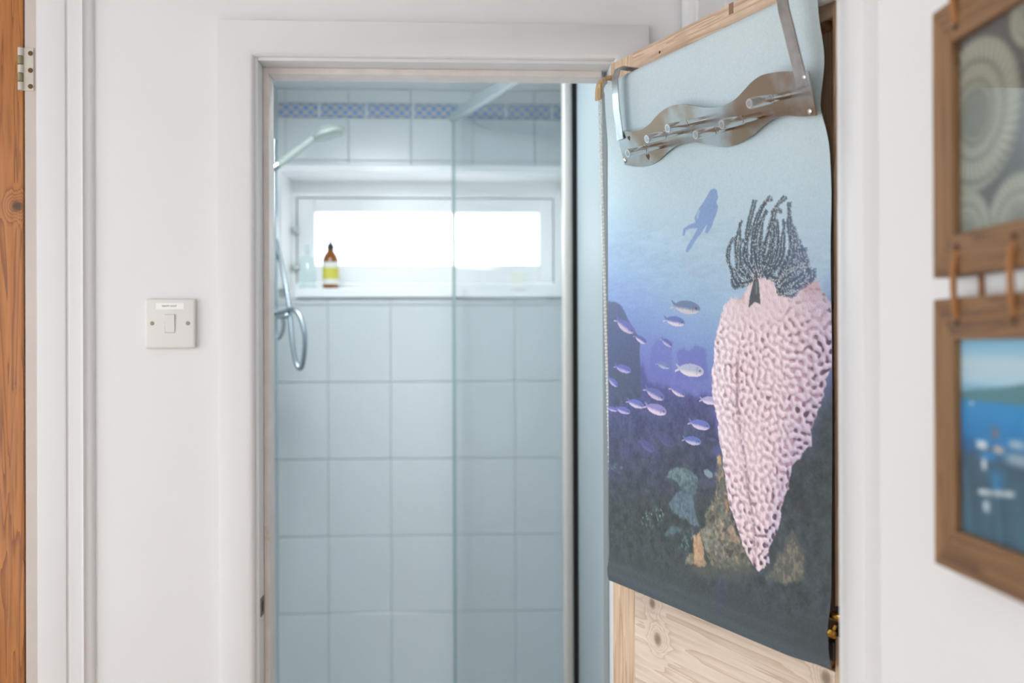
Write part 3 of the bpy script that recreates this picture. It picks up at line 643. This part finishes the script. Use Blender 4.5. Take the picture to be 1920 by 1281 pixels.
# bottom fades to slate
img = over(img, .85 * sm(1030, 1100, Y - .42 * (X - 1141) + 10 * (N1 - .5)), '535c60')
img = over(img, .5 * sm(1060, 1072, Y - .427 * (X - 1141)), '59646a')
# reef mottling
rm = sm(690, 780, Y) * sm(1090, 1000, Y - .3 * (X - 1141))
img += ((N2 - .5) * .10 * rm)[..., None] * np.array([.9, 1, 1.25]) + ((N3 - .5) * .05 * rm)[..., None]
img = over(img, .30 * rm * sm(.60, .72, N1) * sm(980, 800, Y), '6a66a0')
# boulder and teal corals
bl = blur(poly([c7(p) for p in [(535, 270), (560, 220), (610, 185), (670, 178), (730, 195), (790, 230), (835, 275), (825, 420), (790, 440), (700, 400), (640, 330), (600, 290)]], nz * .2, nz2 * .2), 1)
img = over(img, .7 * bl * (.55 + .9 * N3 * (1 - .5 * sm(890, 925, Y))), '728c8c'); img += (bl * (N3 - .5) * .08)[..., None]
img = over(img, .7 * blur(poly([c7(p) for p in [(890, 205), (930, 195), (970, 235), (975, 270), (940, 280), (900, 250)]]), .8), '9bb4b8')
img = over(img, .6 * blur(poly([c7(p) for p in [(835, 300), (880, 275), (950, 300), (975, 350), (900, 380), (830, 340)]], nz * .3), 1), '5d6173')
tl = blur(poly([c7(p) for p in [(560, 520), (600, 450), (680, 390), (740, 430), (800, 450), (810, 560), (830, 660), (860, 730), (780, 710), (700, 650), (620, 610)]], nz, nz2), 1.2)
img = over(img, .62 * tl * (.5 + N3), '748b9c')
img = over(img, .6 * blur(poly([c7(p) for p in [(490, 800), (540, 740), (690, 730), (680, 770), (560, 815)]], nz, nz2), 1.5) * (.3 + N3), '6e8b96')
gr = blur(poly([c7(p) for p in [(290, 600), (430, 580), (520, 540), (500, 650), (400, 740), (310, 700)]], nz, nz2), 3)
img = over(img, .75 * gr * sm(.6, .72, N3), '7fa79b')
img = over(img, .6 * blur(poly([c7(p) for p in [(740, 790), (800, 760), (790, 900), (700, 960), (640, 910)]], nz, nz2), 3) * sm(.5, .7, N3), '6f8f93')
img = over(img, .5 * blur(poly([c7(p) for p in [(30, 200), (90, 140), (160, 180), (100, 230)]], nz, nz2), 2) * sm(.45, .65, N3), '6f8f82')
# ochre column and corals
edge_ = 6 * (vn(5, 5, 91, 2) - .5)
oc = blur(poly([c7(p) for p in [(1025, 40), (1065, 60), (1085, 300), (1110, 480), (1140, 640), (1200, 820), (1260, 960), (1330, 1090), (1200, 1120), (960, 1100), (920, 960), (850, 830), (900, 720), (930, 560), (1005, 430), (1005, 200)]], nz * .8 + edge_, nz2 * 1.6 + edge_), 1.2) * sm(1085, 1050, Y + 20 * (N2 - .5))
img = over(img, .8 * oc, '7b7a6e'); img += (oc * (N3 - .5) * .22)[..., None] * np.array([1, .95, .8])
img = over(img, .75 * oc * sm(.62, .75, N2), '4c4d48'); img = over(img, .55 * oc * sm(.66, .74, vn(9, 9, 31, 2)), 'c2a480')
for pts, c in (([(785, 810), (850, 800), (875, 900), (910, 980), (900, 1080), (790, 1080)], 'c9a583'), ([(1020, 60), (1050, 40), (1065, 150), (1020, 150)], 'c8a67c'), ([(1085, 490), (1110, 490), (1115, 600), (1080, 580)], 'b08a68'), ([(1035, 660), (1075, 650), (1070, 800), (1030, 800)], 'a2937f'), ([(720, 1020), (785, 970), (790, 1080), (700, 1090)], '8f8878'), ([(1120, 720), (1165, 715), (1200, 850), (1190, 900), (1120, 850)], 'a58f80')):
    m_ = blur(poly([c7(p) for p in pts], nz * .9 + edge_, nz2 * 1.3 + edge_), 1.1); img = over(img, .85 * m_, c); img += (m_ * (N3 - .5) * .16)[..., None]
hd_ = blur(poly([c7(p) for p in [(850, 760), (930, 710), (1000, 780), (1040, 880), (1000, 960), (910, 960), (880, 850)]], nz * .3, nz2 * .3), 1)
img = over(img, .7 * hd_, '85857c'); img += (hd_ * (N3 - .5) * .2)[..., None]
rc = blur(poly([c6(p) for p in [(1310, 170), (1350, 190), (1395, 330), (1405, 520), (1280, 540), (1140, 515), (1200, 460), (1240, 310), (1275, 320)]], nz, nz2), 2)
img = over(img, .55 * rc, '74736a'); img = over(img, .5 * rc * sm(.40, .85, vn(4, 6, 61, 2)), 'a79a82')
fz = blur(poly([c6(p) for p in [(560, 420), (700, 400), (1000, 380), (1100, 480), (950, 520), (700, 500)]], nz, nz2), 5); img = over(img, .5 * fz, '6a6c63')
# fish
def fish(img, cx, cy, L, ang, back, belly, al=1.0):
    a = math.radians(ang); u = (X - cx) * math.cos(a) + (Y - cy) * math.sin(a); v = -(X - cx) * math.sin(a) + (Y - cy) * math.cos(a)
    u, v = u / L, v / L; hw = .225 * np.sqrt(np.clip(1 - ((u - .06) / .44) ** 2, 0, 1)) * (1 - .25 * np.clip(-u, 0, 1))
    m = (np.abs(v) < hw) | ((u < -.30) & (u > -.52) & (np.abs(v) < .03 + (-u - .30) * .55) & (np.abs(v) > (-u - .42) * .9))
    m = blur(m.astype(float), .45) * al
    t = sm(-.02, .13, v + .04 * (N3 - .5))[..., None]; c = C3(back) * (1 - t) + C3(belly) * t
    img = img * (1 - m[..., None]) + c * m[..., None]
    e = np.exp(-(((u - .36) / .035) ** 2 + ((v + .02) / .035) ** 2)) * al; img = over(img, .8 * e, '3e4560')
    g = np.exp(-((u - .26 - .3 * v * v) / .015) ** 2) * (np.abs(v) < .14) * .4 * al; return over(img, g, '5a5f80')
PU, PB = '6d72ae', 'c9bfd0'
for cx, cy, L, an, bk, be_, al in ((1286, 576, 56, 10, '71809c', 'c3bcc2', 1), (1264, 602, 41, 12, '6c78ac', 'd0c6d2', 1), (1249, 642, 26, 35, '676aa6', 'b8afcc', .9), (1172, 611, 42, 38, '6e72ac', 'c3b6c8', .9), (1200, 636, 26, 35, '666aa0', 'd0c6d2', .9),
        (1168, 691, 32, 20, '6b6fae', 'a9a3cc', 1), (1150, 716, 24, 45, '6b6fae', 'a9a3cc', 1), (1242, 685, 27, 20, '7683ae', 'a9afc4', .9), (1294, 694, 54, 9, 'a9aec4', 'd8ccd2', 1), (1226, 738, 42, 30, '6a70a4', 'c2b4cc', .95), (1270, 734, 34, 28, '6f74b0', 'cfc0d0', 1),
        (1191, 757, 33, 22, '6f76b6', 'c8bdd4', 1), (1228, 767, 44, 20, '8d86b8', 'd6c4d4', 1), (1168, 769, 29, 20, '6b6fae', 'b9aed0', 1), (1149, 767, 20, 15, '6b6fae', 'b9aed0', 1), (1312, 796, 42, 15, '7078b8', 'd0c4da', 1), (1298, 826, 36, 12, '6a78b4', 'bcb6d4', 1), (1330, 751, 34, 8, 'a9a6cc', 'd6ccdc', 1),
        (1212, 836, 34, 40, '5d5f8c', '6c6a94', .8), (1245, 822, 44, 42, '565a80', '625f86', .7), (1336, 824, 14, 10, '5d5f90', '66648f', .7)):
    img = fish(img, cx, cy, L, an, bk, be_, al)
# pink vase sponge
spx = [(1372, 560), (1359, 573), (1351, 603), (1342, 630), (1338, 680), (1335, 710), (1335, 735), (1341, 762), (1348, 795), (1349, 820), (1354, 848), (1358, 882), (1362, 912), (1368, 945), (1377, 975), (1388, 1008), (1396, 1032), (1409, 1056), (1420, 1071), (1430, 1066), (1441, 1055), (1439, 1032), (1449, 1012), (1459, 984), (1463, 950), (1477, 910), (1481, 874), (1493, 858), (1510, 836), (1511, 803), (1521, 770), (1529, 740), (1534, 710), (1545, 677), (1547, 644), (1553, 598), (1547, 574), (1537, 561), (1527, 545), (1523, 527), (1507, 527), (1496, 543), (1484, 556), (1470, 552), (1455, 546), (1447, 525), (1441, 521), (1424, 518), (1409, 516), (1400, 541), (1390, 560)]
edge = 5 * (vn(6, 7, 41, 2) - .5)
spike = (bandpass(.12, .30, 46, .15)) * 2.2 * sm(640, 560, Y)
sp_ = blur(poly(spx, edge, edge + spike), .6)
lab = bandpass(.050, .095, 43, .85); lab2 = bandpass(.08, .16, 44, 1.0); big = vn(45, 45, 48, 2)
hgt_ = np.tanh(1.1 * lab + .35 * lab2)
emb = np.roll(hgt_, 2, 1) - np.roll(hgt_, -2, 1) + .7 * (np.roll(hgt_, -2, 0) - np.roll(hgt_, 2, 0))
cx_ = np.interp(Y, [520, 700, 850, 1000, 1070], [1452, 1440, 1420, 1415, 1424]); hw_ = np.interp(Y, [520, 700, 850, 1000, 1070], [100, 105, 75, 40, 15])
u_ = np.clip((X - cx_) / hw_, -1, 1)
base = C3('dac7cb')[None, None] * np.ones((NZ, NX, 1)); t = sm(.1, 1, u_)[..., None]; base = base * (1 - .55 * t) + C3('a99fbe') * .55 * t
t = sm(-.5, -1, u_)[..., None]; base = base * (1 - .4 * t) + C3('e6dcea') * .4 * t
tex = np.clip(1 - sm(640, 570, Y), .0, 1)
str_ = (.30 + .70 * tex) * np.clip(.42 + .5 * sm(-.1, .8, u_) + .35 * sm(840, 1000, Y) + .9 * (big - .5), .15, 1.1)
gro = sm(.15, .85, -hgt_)
base = over(base, np.clip(.62 * gro * str_, 0, 1), 'a37a86')
base = over(base, np.clip(.85 * sm(.70, .98, -hgt_) * sm(.42, .62, N2) * str_, 0, 1), '6d5058')
base = base + (np.clip(emb, -1, 1) * .055 * (.3 + .7 * tex))[..., None] + (sm(.3, .9, hgt_) * .05 * tex)[..., None] + ((N3 - .5) * .05)[..., None]
darkgap = sm(.35, .95, -hgt_) * sm(.45, .75, N2 + .25 * sm(.5, 1, u_) + .2 * sm(900, 1040, Y)) * np.clip(sm(.45, .95, u_) + sm(900, 1030, Y), 0, 1)
base = over(base, .8 * darkgap, '565060')
crease = np.exp(-((X - np.interp(Y, [640, 760, 1000], [1384, 1382, 1414])) / 3.0) ** 2) * sm(650, 700, Y) * sm(.2, .7, N3 + .2 * lab); base = over(base, .55 * crease, '6a4f62')
fib = bandpass(.16, .4, 45, .18); base += (fib * .035 * sm(650, 560, Y))[..., None]
base = over(base, .55 * sm(1488, 1506, X) * sm(572, 540, Y), 'b59a9c'); base = over(base, .5 * sm(1400, 1392, X) * sm(1380, 1388, X) * sm(575, 555, Y), 'b99a90')
img = over(img, sp_, base)
img = over(img, .9 * blur(poly([(1413, 523), (1421, 523), (1425, 571), (1414, 566), (1403, 578), (1405, 558)]), .6), '4a5256')
img = over(img, .4 * np.exp(-((X - 1417.5) / 2.0) ** 2) * sm(524, 530, Y) * sm(556, 548, Y), '9db0b8')
# feather star: dark arms set with pale beads
iX = lambda x, y: (np.array(on_o(x, y, .0245)) - [FS0, FZ1]) / [(FS1 - FS0) / (NX - 1), (FZ0 - FZ1) / (NZ - 1)]
dark_m = np.zeros((NZ, NX)); bead = np.zeros((NZ, NX)); rg = np.random.default_rng(21)
def stamp(A, cx, cz, r, v=1.0):
    x0, x1, z0, z1 = int(cx - r - 1), int(cx + r + 2), int(cz - r - 1), int(cz + r + 2)
    if x0 < 0 or z0 < 0 or x1 >= NX or z1 >= NZ: return
    yy, xx = np.mgrid[z0:z1, x0:x1]; m = np.clip(r + .5 - np.hypot(xx - cx, yy - cz), 0, 1) * v; A[z0:z1, x0:x1] = np.maximum(A[z0:z1, x0:x1], m)
arms = [[(1020, 700), (930, 740), (890, 660), (868, 560), (885, 450), (912, 432)], [(1010, 690), (930, 600), (915, 450), (955, 310)], [(1000, 700), (940, 650), (925, 560), (930, 470), (965, 440)], [(1040, 690), (985, 560), (975, 470), (1000, 400), (1035, 330)], [(1050, 690), (990, 560), (1000, 380), (1050, 170)], [(1060, 690), (1020, 560), (1040, 320), (1110, 180), (1155, 158)],
        [(1070, 690), (1045, 500), (1070, 350), (1115, 235)], [(1075, 690), (1070, 560), (1085, 420), (1090, 290)], [(1090, 690), (1100, 500), (1130, 400), (1175, 230), (1235, 140)], [(1100, 690), (1130, 560), (1165, 420), (1180, 240), (1220, 245)], [(1110, 690), (1175, 580), (1200, 440), (1190, 300)], [(1125, 690), (1220, 580), (1238, 440), (1232, 300)],
        [(1180, 740), (1230, 620), (1280, 500), (1262, 330), (1275, 185)], [(1200, 760), (1280, 620), (1300, 480), (1290, 340)], [(1210, 770), (1320, 640), (1328, 500), (1300, 360)], [(1230, 780), (1350, 660), (1352, 560), (1330, 440)], [(1250, 790), (1370, 700), (1372, 600), (1355, 500)], [(1270, 800), (1380, 720), (1392, 650)], [(1150, 690), (1200, 700), (1260, 640), (1330, 600)], [(1010, 720), (960, 740), (930, 700), (905, 640)], [(1190, 770), (1260, 800), (1330, 760), (1380, 700)], [(1060, 690), (1110, 600), (1140, 500), (1150, 360)], [(1190, 740), (1250, 700), (1310, 650), (1345, 600)], [(1200, 790), (1280, 820), (1320, 790)]]
for ar in arms + [[(x + rg.normal(0, 13), y + rg.normal(0, 10)) for x, y in a_] for a_ in arms]:
    pts = crom([np.append(iX(*c4(p)), 0) for p in ar], 60)
    for i, p in enumerate(pts):
        tq = i / len(pts); stamp(dark_m, p[0], p[1], 1.9 * (1 - .55 * tq), .95)
        if i % 2 == 0:
            tn = pts[min(i + 1, len(pts) - 1)] - pts[max(i - 1, 0)]; tn /= np.linalg.norm(tn) + 1e-9; nn = np.array([-tn[1], tn[0]])
            for sd in (-1, 1):
                ln = rg.uniform(2.5, 5.5) * (1 - .5 * tq)
                for l in np.arange(1, ln, .8): stamp(dark_m, p[0] + sd * nn[0] * l + tn[0] * l * .5, p[1] + sd * nn[1] * l + tn[1] * l * .5, .7, .85)
                if rg.random() < .14: stamp(bead, p[0] + sd * nn[0] * ln * .8, p[1] + sd * nn[1] * ln * .8, rg.uniform(.6, 1.1), rg.uniform(.6, 1) * (1 - .3 * tq))
    if len(ar) < 0: break
img = over(img, .85 * np.clip(dark_m, 0, 1), over(np.ones((NZ, NX, 3)) * C3('3b424a'), .45 * sm(1455, 1500, X), '5d6792')); img = over(img, .9 * bead, 'dfe6e8')
# woven grain of the cloth
weave = RNG.normal(0, 1, (NZ, NX)); img += (blur(weave, .6) * .016 + (vn(2, 1.2, 77) - .5) * .015)[..., None]
img = np.clip(img, 0, 1); rgb = np.where(img <= .04045, img / 12.92, ((img + .055) / 1.055) ** 2.4)
PRINT_GAIN = 1.05
blind = thing('roller_blind', 'roller blind printed with pink sponge, fish and diver over pine door', 'blind', TD(.3, .02, 1.0572))
fab = grid_print('fabric', POS, rgb * PRINT_GAIN, print_mat('printed_cloth', .8, .15), blind)
MB().tube([TD(FS0 - .004, RC_O, RC_Z), TD(FS1 + .020, RC_O, RC_Z)], RR - .0008, 24).build('roller_tube', mat('roller_white', '#d9dcdb', .4), blind, smooth=True)
MB().lathe([(RR + .003, 0), (RR + .003, .003), (.006, .004)], TD(FS1 + .020, RC_O, RC_Z), (DE[0], DE[1], 0), 24).build('end_cap', UPVC, blind, smooth=True)
MB(TD).box(FS0 + .001, .50, .0215, .0235, FZ0 + .004, FZ0 + .030).build('hem_bar', mat('hem_bar_grey', '#5d666a', .6), blind)
# bent wooden bracket that carries the chain
BRK = wood('bracket_beech', '#d9b98c', '#a5804f', 'z', 0, 60)
w = MB(); pts = []
sB = .012
for o_, z_ in ((.000, 1.9405), (.010, 1.9405), (.018, 1.9385), (.0255, 1.9335), (.0300, 1.9255), (.0318, 1.916), (.0322, 1.905), (.0322, 1.899)): pts.append((o_, z_))
fr = []
for i, (o_, z_) in enumerate(pts):
    a, b = pts[max(i - 1, 0)], pts[min(i + 1, len(pts) - 1)]; tv = np.array([b[0] - a[0], b[1] - a[1]]); tv /= np.linalg.norm(tv)
    fr.append((TD(sB, o_, z_), (DE[0], DE[1], 0), (DN[0] * -tv[1], DN[1] * -tv[1], tv[0])))
w.band(fr, .017, .0055); w.build('bracket', BRK, blind, bevel=.0008)
ch = MB(); ico = [(0, 0, 1)] + [(math.cos(t) * .87, math.sin(t) * .87, h) for h, ph in ((.5, 0), (-.5, .6)) for t in np.arange(5) * 2 * math.pi / 5 + ph] + [(0, 0, -1)]
icf = [(0, 1 + i, 1 + (i + 1) % 5) for i in range(5)] + [(11, 6 + (i + 1) % 5, 6 + i) for i in range(5)] + [(1 + i, 6 + i, 1 + (i + 1) % 5) for i in range(5)] + [(6 + i, 6 + (i + 1) % 5, 1 + (i + 1) % 5) for i in range(5)]
ch_top, ch_bot = np.array(TD(sB - .002, .031, 1.899)), on_s(1143.5, 925, sB + .004)
ch_bot = np.array(TD(sB + .004, ch_bot[0], ch_bot[1]))
for k, dx in ((0, 0), (1, .006)):
    a, b = ch_top + np.array([*(DE * dx), 0]), ch_bot + np.array([*(DE * dx * .6), 0])
    nb = int(np.linalg.norm(b - a) / .0062)
    for i in range(nb + 1):
        p = a + (b - a) * i / nb; r_ = .0021 if (i + k) % 2 == 0 else .0012
        ch.add([tuple(p + np.array(v) * r_) for v in ico], icf)
    ch.tube([a, b], .0007, 5)
ch.build('bead_chain', mat('white_beads', '#e9ecec', .3), blind, smooth=True)

# ------------------------------------------------------------------ steel hook rack hung over the roller
ra, rb, rcs = .0400, .28, .0255                             # o = ra + rb (z-1.8) + rcs (s-.33)
def rack_pt(x, y):
    d = ray(x, y); e1, n1, c0 = np.array([*DE, 0]), np.array([*DN, 0]), np.array([*HINGE, 0])
    k0 = CAM - c0
    A = lambda v: (v @ n1) - rb * v[2] - rcs * (v @ e1)
    t = (ra - rb * 1.8 - rcs * .33 - A(k0)) / A(d); p = CAM + t * d; return p
c3 = lambda p: (1120 + p[0] / 3.692, p[1] / 3.692)
pn = np.array([*(DN - rcs * DE), -rb]); pn /= np.linalg.norm(pn)
top = [(135, 900), (200, 908), (290, 903), (360, 862), (420, 795), (500, 738), (600, 721), (680, 735), (760, 746), (850, 737), (950, 692), (1020, 622), (1080, 560), (1150, 517), (1250, 498), (1350, 494), (1465, 495)]
bot = [(1518, 800), (1410, 806), (1310, 800), (1230, 820), (1150, 872), (1060, 950), (960, 1001), (880, 1016), (780, 1002), (700, 986), (620, 986), (540, 1016), (480, 1062), (430, 1110), (370, 1142), (280, 1152), (192, 1140)]
cat2 = lambda L_: [tuple(p[:2]) for p in crom([(*p, 0) for p in L_], 4)]
outl = [rack_pt(*c3(p)) for p in cat2(top) + cat2(bot)]
rack = thing('hook_rack', 'wavy steel hook rack with six pegs hanging over the printed blind', 'hook rack', tuple(np.mean(outl, 0)))
w = MB(); k = len(outl)
w.add([tuple(p + pn * .001) for p in outl] + [tuple(p - pn * .001) for p in outl], [tuple(range(k)), tuple(range(k, 2 * k))] + [(i, (i + 1) % k, k + (i + 1) % k, k + i) for i in range(k)])
MOTTLE = mat('mottled_steel_plate', '#aeb4b6', .3, metal=1, bump=.04, bscale=90)  # steel grey mottled with brown in the colour
nt = MOTTLE.node_tree; n_ = nt.nodes.new('ShaderNodeTexNoise'); n_.inputs['Scale'].default_value = 11; n_.inputs['Detail'].default_value = 7; r_ = nt.nodes.new('ShaderNodeValToRGB')
r_.color_ramp.elements[0].position = .42; r_.color_ramp.elements[0].color = (*lin('#b2b8ba'), 1); r_.color_ramp.elements[1].position = .62; r_.color_ramp.elements[1].color = (*lin('#94806f'), 1)
tc = nt.nodes.new('ShaderNodeTexCoord'); nt.links.new(tc.outputs['Object'], n_.inputs['Vector']); nt.links.new(n_.outputs[0], r_.inputs[0]); nt.links.new(r_.outputs[0], nt.nodes['Principled BSDF'].inputs['Base Color'])
w.build('plate', MOTTLE, rack)
for bs, tp in (((450, 1005), (225, 1040)), ((590, 905), (345, 940)), ((740, 830), (492, 872)), ((940, 872), (687, 915)), ((1130, 800), (872, 845)), ((1330, 655), (1067, 705))):
    p = rack_pt(*c3(bs)); L_ = .066
    pg = MB().lathe([(.0050, 0), (.0050, .030), (.0062, .0302), (.0064, .0306), (.0064, .0335), (.0053, .0338), (.0053, .0345), (.0064, .0348), (.0067, .0355), (.0067, L_ - .002), (.006, L_ - .0003), (.0044, L_ - .0003)], p, pn, 22).build('peg', PEGM, rack, smooth=True)
    MB().lathe([(.0044, 0), (.0040, .0004)], p + pn * (L_ - .0004), pn, 18).build('peg_cap', STEEL, pg)
for rv in ((155, 926), (196, 1110), (1440, 534), (1478, 771)):
    MB().lathe([(.0040, .0008), (.0038, .0022), (.0022, .0034)], rack_pt(*c3(rv)), pn, 14).build('rivet', PEGM, rack, smooth=True)
ht = [(0, -.35), (.35, .05), (.45, .35), (.3, .55), (.08, .5), (0, .32), (-.08, .5), (-.3, .55), (-.45, .35), (-.35, .05)]
for hx, sz in (((225, 962), .0095), ((357, 1092), .0115)):
    p = rack_pt(*c3(hx)); ex = np.array([*DE, 0]); ez = np.cross(pn, ex); ez *= np.sign(ez[2])
    w = MB(); vs = [tuple(p + pn * .0012 + ex * a * sz + ez * b * sz) for a, b in ht]; w.add(vs + [tuple(np.array(v) - pn * .0004) for v in vs], [tuple(range(10)), tuple(range(10, 20))] + [(i, (i + 1) % 10, 10 + (i + 1) % 10, 10 + i) for i in range(10)])
    w.build('heart_cutout', RUST, rack)
def strap(pix, s_, hook):
    pts = []
    for x, y in pix: o_, z_ = on_s(x, y, s_); pts.append((o_, z_))
    pts += hook(pts[-1])
    fr = []
    for i, (o_, z_) in enumerate(pts):
        a, b = pts[max(i - 1, 0)], pts[min(i + 1, len(pts) - 1)]; tv = np.array([b[0] - a[0], b[1] - a[1]]); tv /= np.linalg.norm(tv) + 1e-9
        fr.append((TD(s_, o_, z_), (DE[0], DE[1], 0), (DN[0] * -tv[1], DN[1] * -tv[1], tv[0])))
    return MB().band(fr, .019, .0018)
def hook(last):
    o_, z_ = last; zt = max(z_ + .006, FZ1 + .0045)
    return [(o_ - .003, zt - .002), (o_ - .008, zt), (RC_O + .012, zt), (RC_O, zt), (RC_O - .012, zt - .001), (.0025, zt - .006), (.0018, zt - .018)]
sl_ = on_o(1165, 240, .040)[0]; sr_ = on_o(1500, 140, .050)[0]
strap([(1163, 262), (1161, 240), (1156, 205), (1154, 175), (1153, 150), (1156, 138)], sl_, hook).build('strap', STEEL, rack)
strap([(1505, 165), (1500, 140), (1490, 100), (1479, 55), (1470, 20), (1466, -5)], sr_, hook).build('strap', STEEL, rack)

# ------------------------------------------------------------------ two picture frames on the right wall
FRM = wood('driftwood_frame', '#967048', '#6f5032', 'z', 0, 40, contrast=.9); FRH = wood('driftwood_frame_rail', '#8b6743', '#65482e', 'y', 0, 40, contrast=.9)
LEA = mat('tan_leather', '#a5703f', .6, var=.15, vscale=90); HOLE = mat('hole_dark', '#3a2a1e', .9)
PX0 = HX - .021
def picture(z0, z1, name, label, draw):
    y1, y0 = .803, .633; bw = .033
    r = thing(name, label, 'picture', (HX, (y0 + y1) / 2, z0), 'linked picture frames on the right wall')
    TP = lambda a, o, c: (HX - o, a, c)                       # a along y, o out of wall
    for nm, quad_, m_ in (('frame_stile', [(y1, z0), (y1, z1), (y1 - bw, z1 - bw), (y1 - bw, z0 + bw)], FRM), ('frame_stile', [(y0, z0), (y0, z1), (y0 + bw, z1 - bw), (y0 + bw, z0 + bw)], FRM),
                          ('frame_rail', [(y0, z1), (y1, z1), (y1 - bw, z1 - bw), (y0 + bw, z1 - bw)], FRH), ('frame_rail', [(y0, z0), (y1, z0), (y1 - bw, z0 + bw), (y0 + bw, z0 + bw)], FRH)):
        w = MB(); w.add([(HX - .001, a, c) for a, c in quad_] + [(PX0, a, c) for a, c in quad_], [(0, 1, 2, 3), (4, 5, 6, 7), (0, 1, 5, 4), (1, 2, 6, 5), (2, 3, 7, 6), (3, 0, 4, 7)]); w.build(nm, m_, r, bevel=.0012)
    ny, nzz = 90, 130; a0, a1, b0, b1 = y1 - bw + .001, y0 + bw - .001, z1 - bw + .001, z0 + bw - .001
    V_, U_ = np.meshgrid(np.linspace(0, 1, nzz), np.linspace(0, 1, ny), indexing='ij')
    pos = np.stack([np.full_like(U_, HX - .0145), a0 + (a1 - a0) * U_, b0 + (b1 - b0) * V_], -1)
    im = np.clip(draw(U_, V_), 0, 1); grid_print('photo', pos, np.where(im <= .04045, im / 12.92, ((im + .055) / 1.055) ** 2.4), print_mat(name + '_print', .5), r)
    MB().box(HX - .0172, HX - .0158, a1, a0, b1, b0).build('glazing', PICGLASS, r)
    return r
def lerp(U_, stops): return np.stack([np.interp(U_, [s[0] for s in stops], [C3(s[1])[k] for s in stops]) for k in range(3)], -1)
def fossil(U_, V_):
    im = lerp(V_, [(0, '4d4743'), (.5, '403d3d'), (1, '4a463f')])
    def shell(im, cu, cv, R, seed, tilt):
        du, dv_ = (U_ - cu) * .08 / .13, V_ - cv; rr = np.hypot(du, dv_); th = np.arctan2(dv_, du) + tilt
        m = sm(R * 1.02, R * .97, rr); ph = np.log(rr / R + 1e-4) / .42 + th / (2 * math.pi)
        whorl = np.abs((ph % 1) - .5) * 2; ribs = .5 + .5 * np.sin(th * 44 + rr * 30)
        v = .40 + .07 * (1 - whorl ** 3) + .20 * ribs * sm(R * .22, R * .5, rr)
        c = v[..., None] * np.array([.98, .98, .86]); c = c * (1 - .28 * (whorl ** 6)[..., None]); return im * (1 - m[..., None]) + c * m[..., None]
    im = shell(im, .22, .42, .38, 1, .4); im = shell(im, .80, 1.02, .26, 2, 2.0); im = shell(im, .10, 1.0, .22, 3, 1.0); return shell(im, .95, .06, .16, 4, 3)
def harbour(U_, V_):
    im = lerp(V_, [(0, '7fb6d2'), (.05, '86bcd6'), (.12, 'b6cfd8'), (.22, 'a9cbdc'), (.245, '7fb2c8')])
    hill = V_ > .275 - .05 * sm(.1, .6, U_) - .012 * np.sin(U_ * 9)
    im = over(im, hill.astype(float), '4f7f86'); im = over(im, (V_ > .315) * 1., '1f86c2'); im = over(im, sm(.38, .46, V_), '187ab8')
    im = over(im, sm(.48, .52, V_ - .04 * U_), '1b5f96'); im = over(im, sm(.54, .58, V_ - .02 * np.sin(U_ * 14)), '39566a')
    im = over(im, .7 * sm(.72, .95, V_), '3c6072')
    rg = np.random.default_rng(3)
    for cu, cv, ru, rv, c in ((.30, .53, .08, .022, 'd9dfe2'), (.33, .62, .035, .035, 'cfd6dc'), (.38, .58, .12, .02, '2a82bf'), (.5, .70, .10, .06, '2c77a8'), (.52, .54, .07, .018, 'cdb8a4'), (.48, .46, .05, .03, '7a6f78'), (.36, .83, .05, .03, 'b9c8d2'), (.8, .57, .2, .03, '8fa6b4'), (.75, .50, .1, .02, 'a9bac4'), (.16, .33, .03, .008, 'd0dfe8')):
        im = over(im, np.exp(-(((U_ - cu) / ru) ** 4 + ((V_ - cv) / rv) ** 4)), c)
    im = over(im, np.exp(-((V_ - .755 + .07 * (U_ - .45)) / .014) ** 4) * (U_ > .25) * (U_ < .72), 'c9d2d6')
    for k in range(9):
        u0 = rg.random(); im = over(im, .4 * np.exp(-((U_ - u0 - .2 * (V_ - .8)) / .02) ** 2) * sm(.62, .72, V_), '24404e' if k % 2 else '4f7f92')
    return im
picture(1.5228, 1.7415, 'picture_frame', 'rustic wooden frame holding a photo of a ribbed ammonite fossil', fossil)
picture(1.2880, 1.5052, 'picture_frame.001', 'rustic wooden frame holding a blue photo of sea and harbour', harbour)
for zc, labs in ((1.515, ('tan leather tie linking the two picture frames, nearer the white architrave', 'tan leather tie linking the two picture frames, farther from the architrave')), (1.7475, ('tan leather tie above the fossil picture, nearer the white architrave', 'tan leather tie above the fossil picture, farther from the architrave'))):
    for yy, lab in zip((.763, .682), labs):
        t_ = thing('leather_tie', lab, 'leather tie', (PX0, yy, zc - .028), 'leather ties of the picture frames')
        hh2 = .027; lp = []
        for k in range(25):
            a = 2 * math.pi * k / 24; cx2, cz2 = math.cos(a), math.sin(a)
            lp.append((HX - .0125 + (.0115 if cx2 > 0 else .0115) * np.sign(cx2) * abs(cx2) ** .35, yy + .0006 * math.sin(3 * a), zc + hh2 * np.sign(cz2) * abs(cz2) ** .8))
        MB().tube(lp, .0027, 8, cap=False).build('loop', LEA, t_, smooth=True)
        for sg in (-1, 1):
            if zc > 1.7 and sg > 0: continue
            MB().lathe([(.0034, 0), (.0034, .0006)], (PX0 - .0004, yy, zc + sg * (hh2 + .002)), (1, 0, 0), 12).build('hole', HOLE, t_)
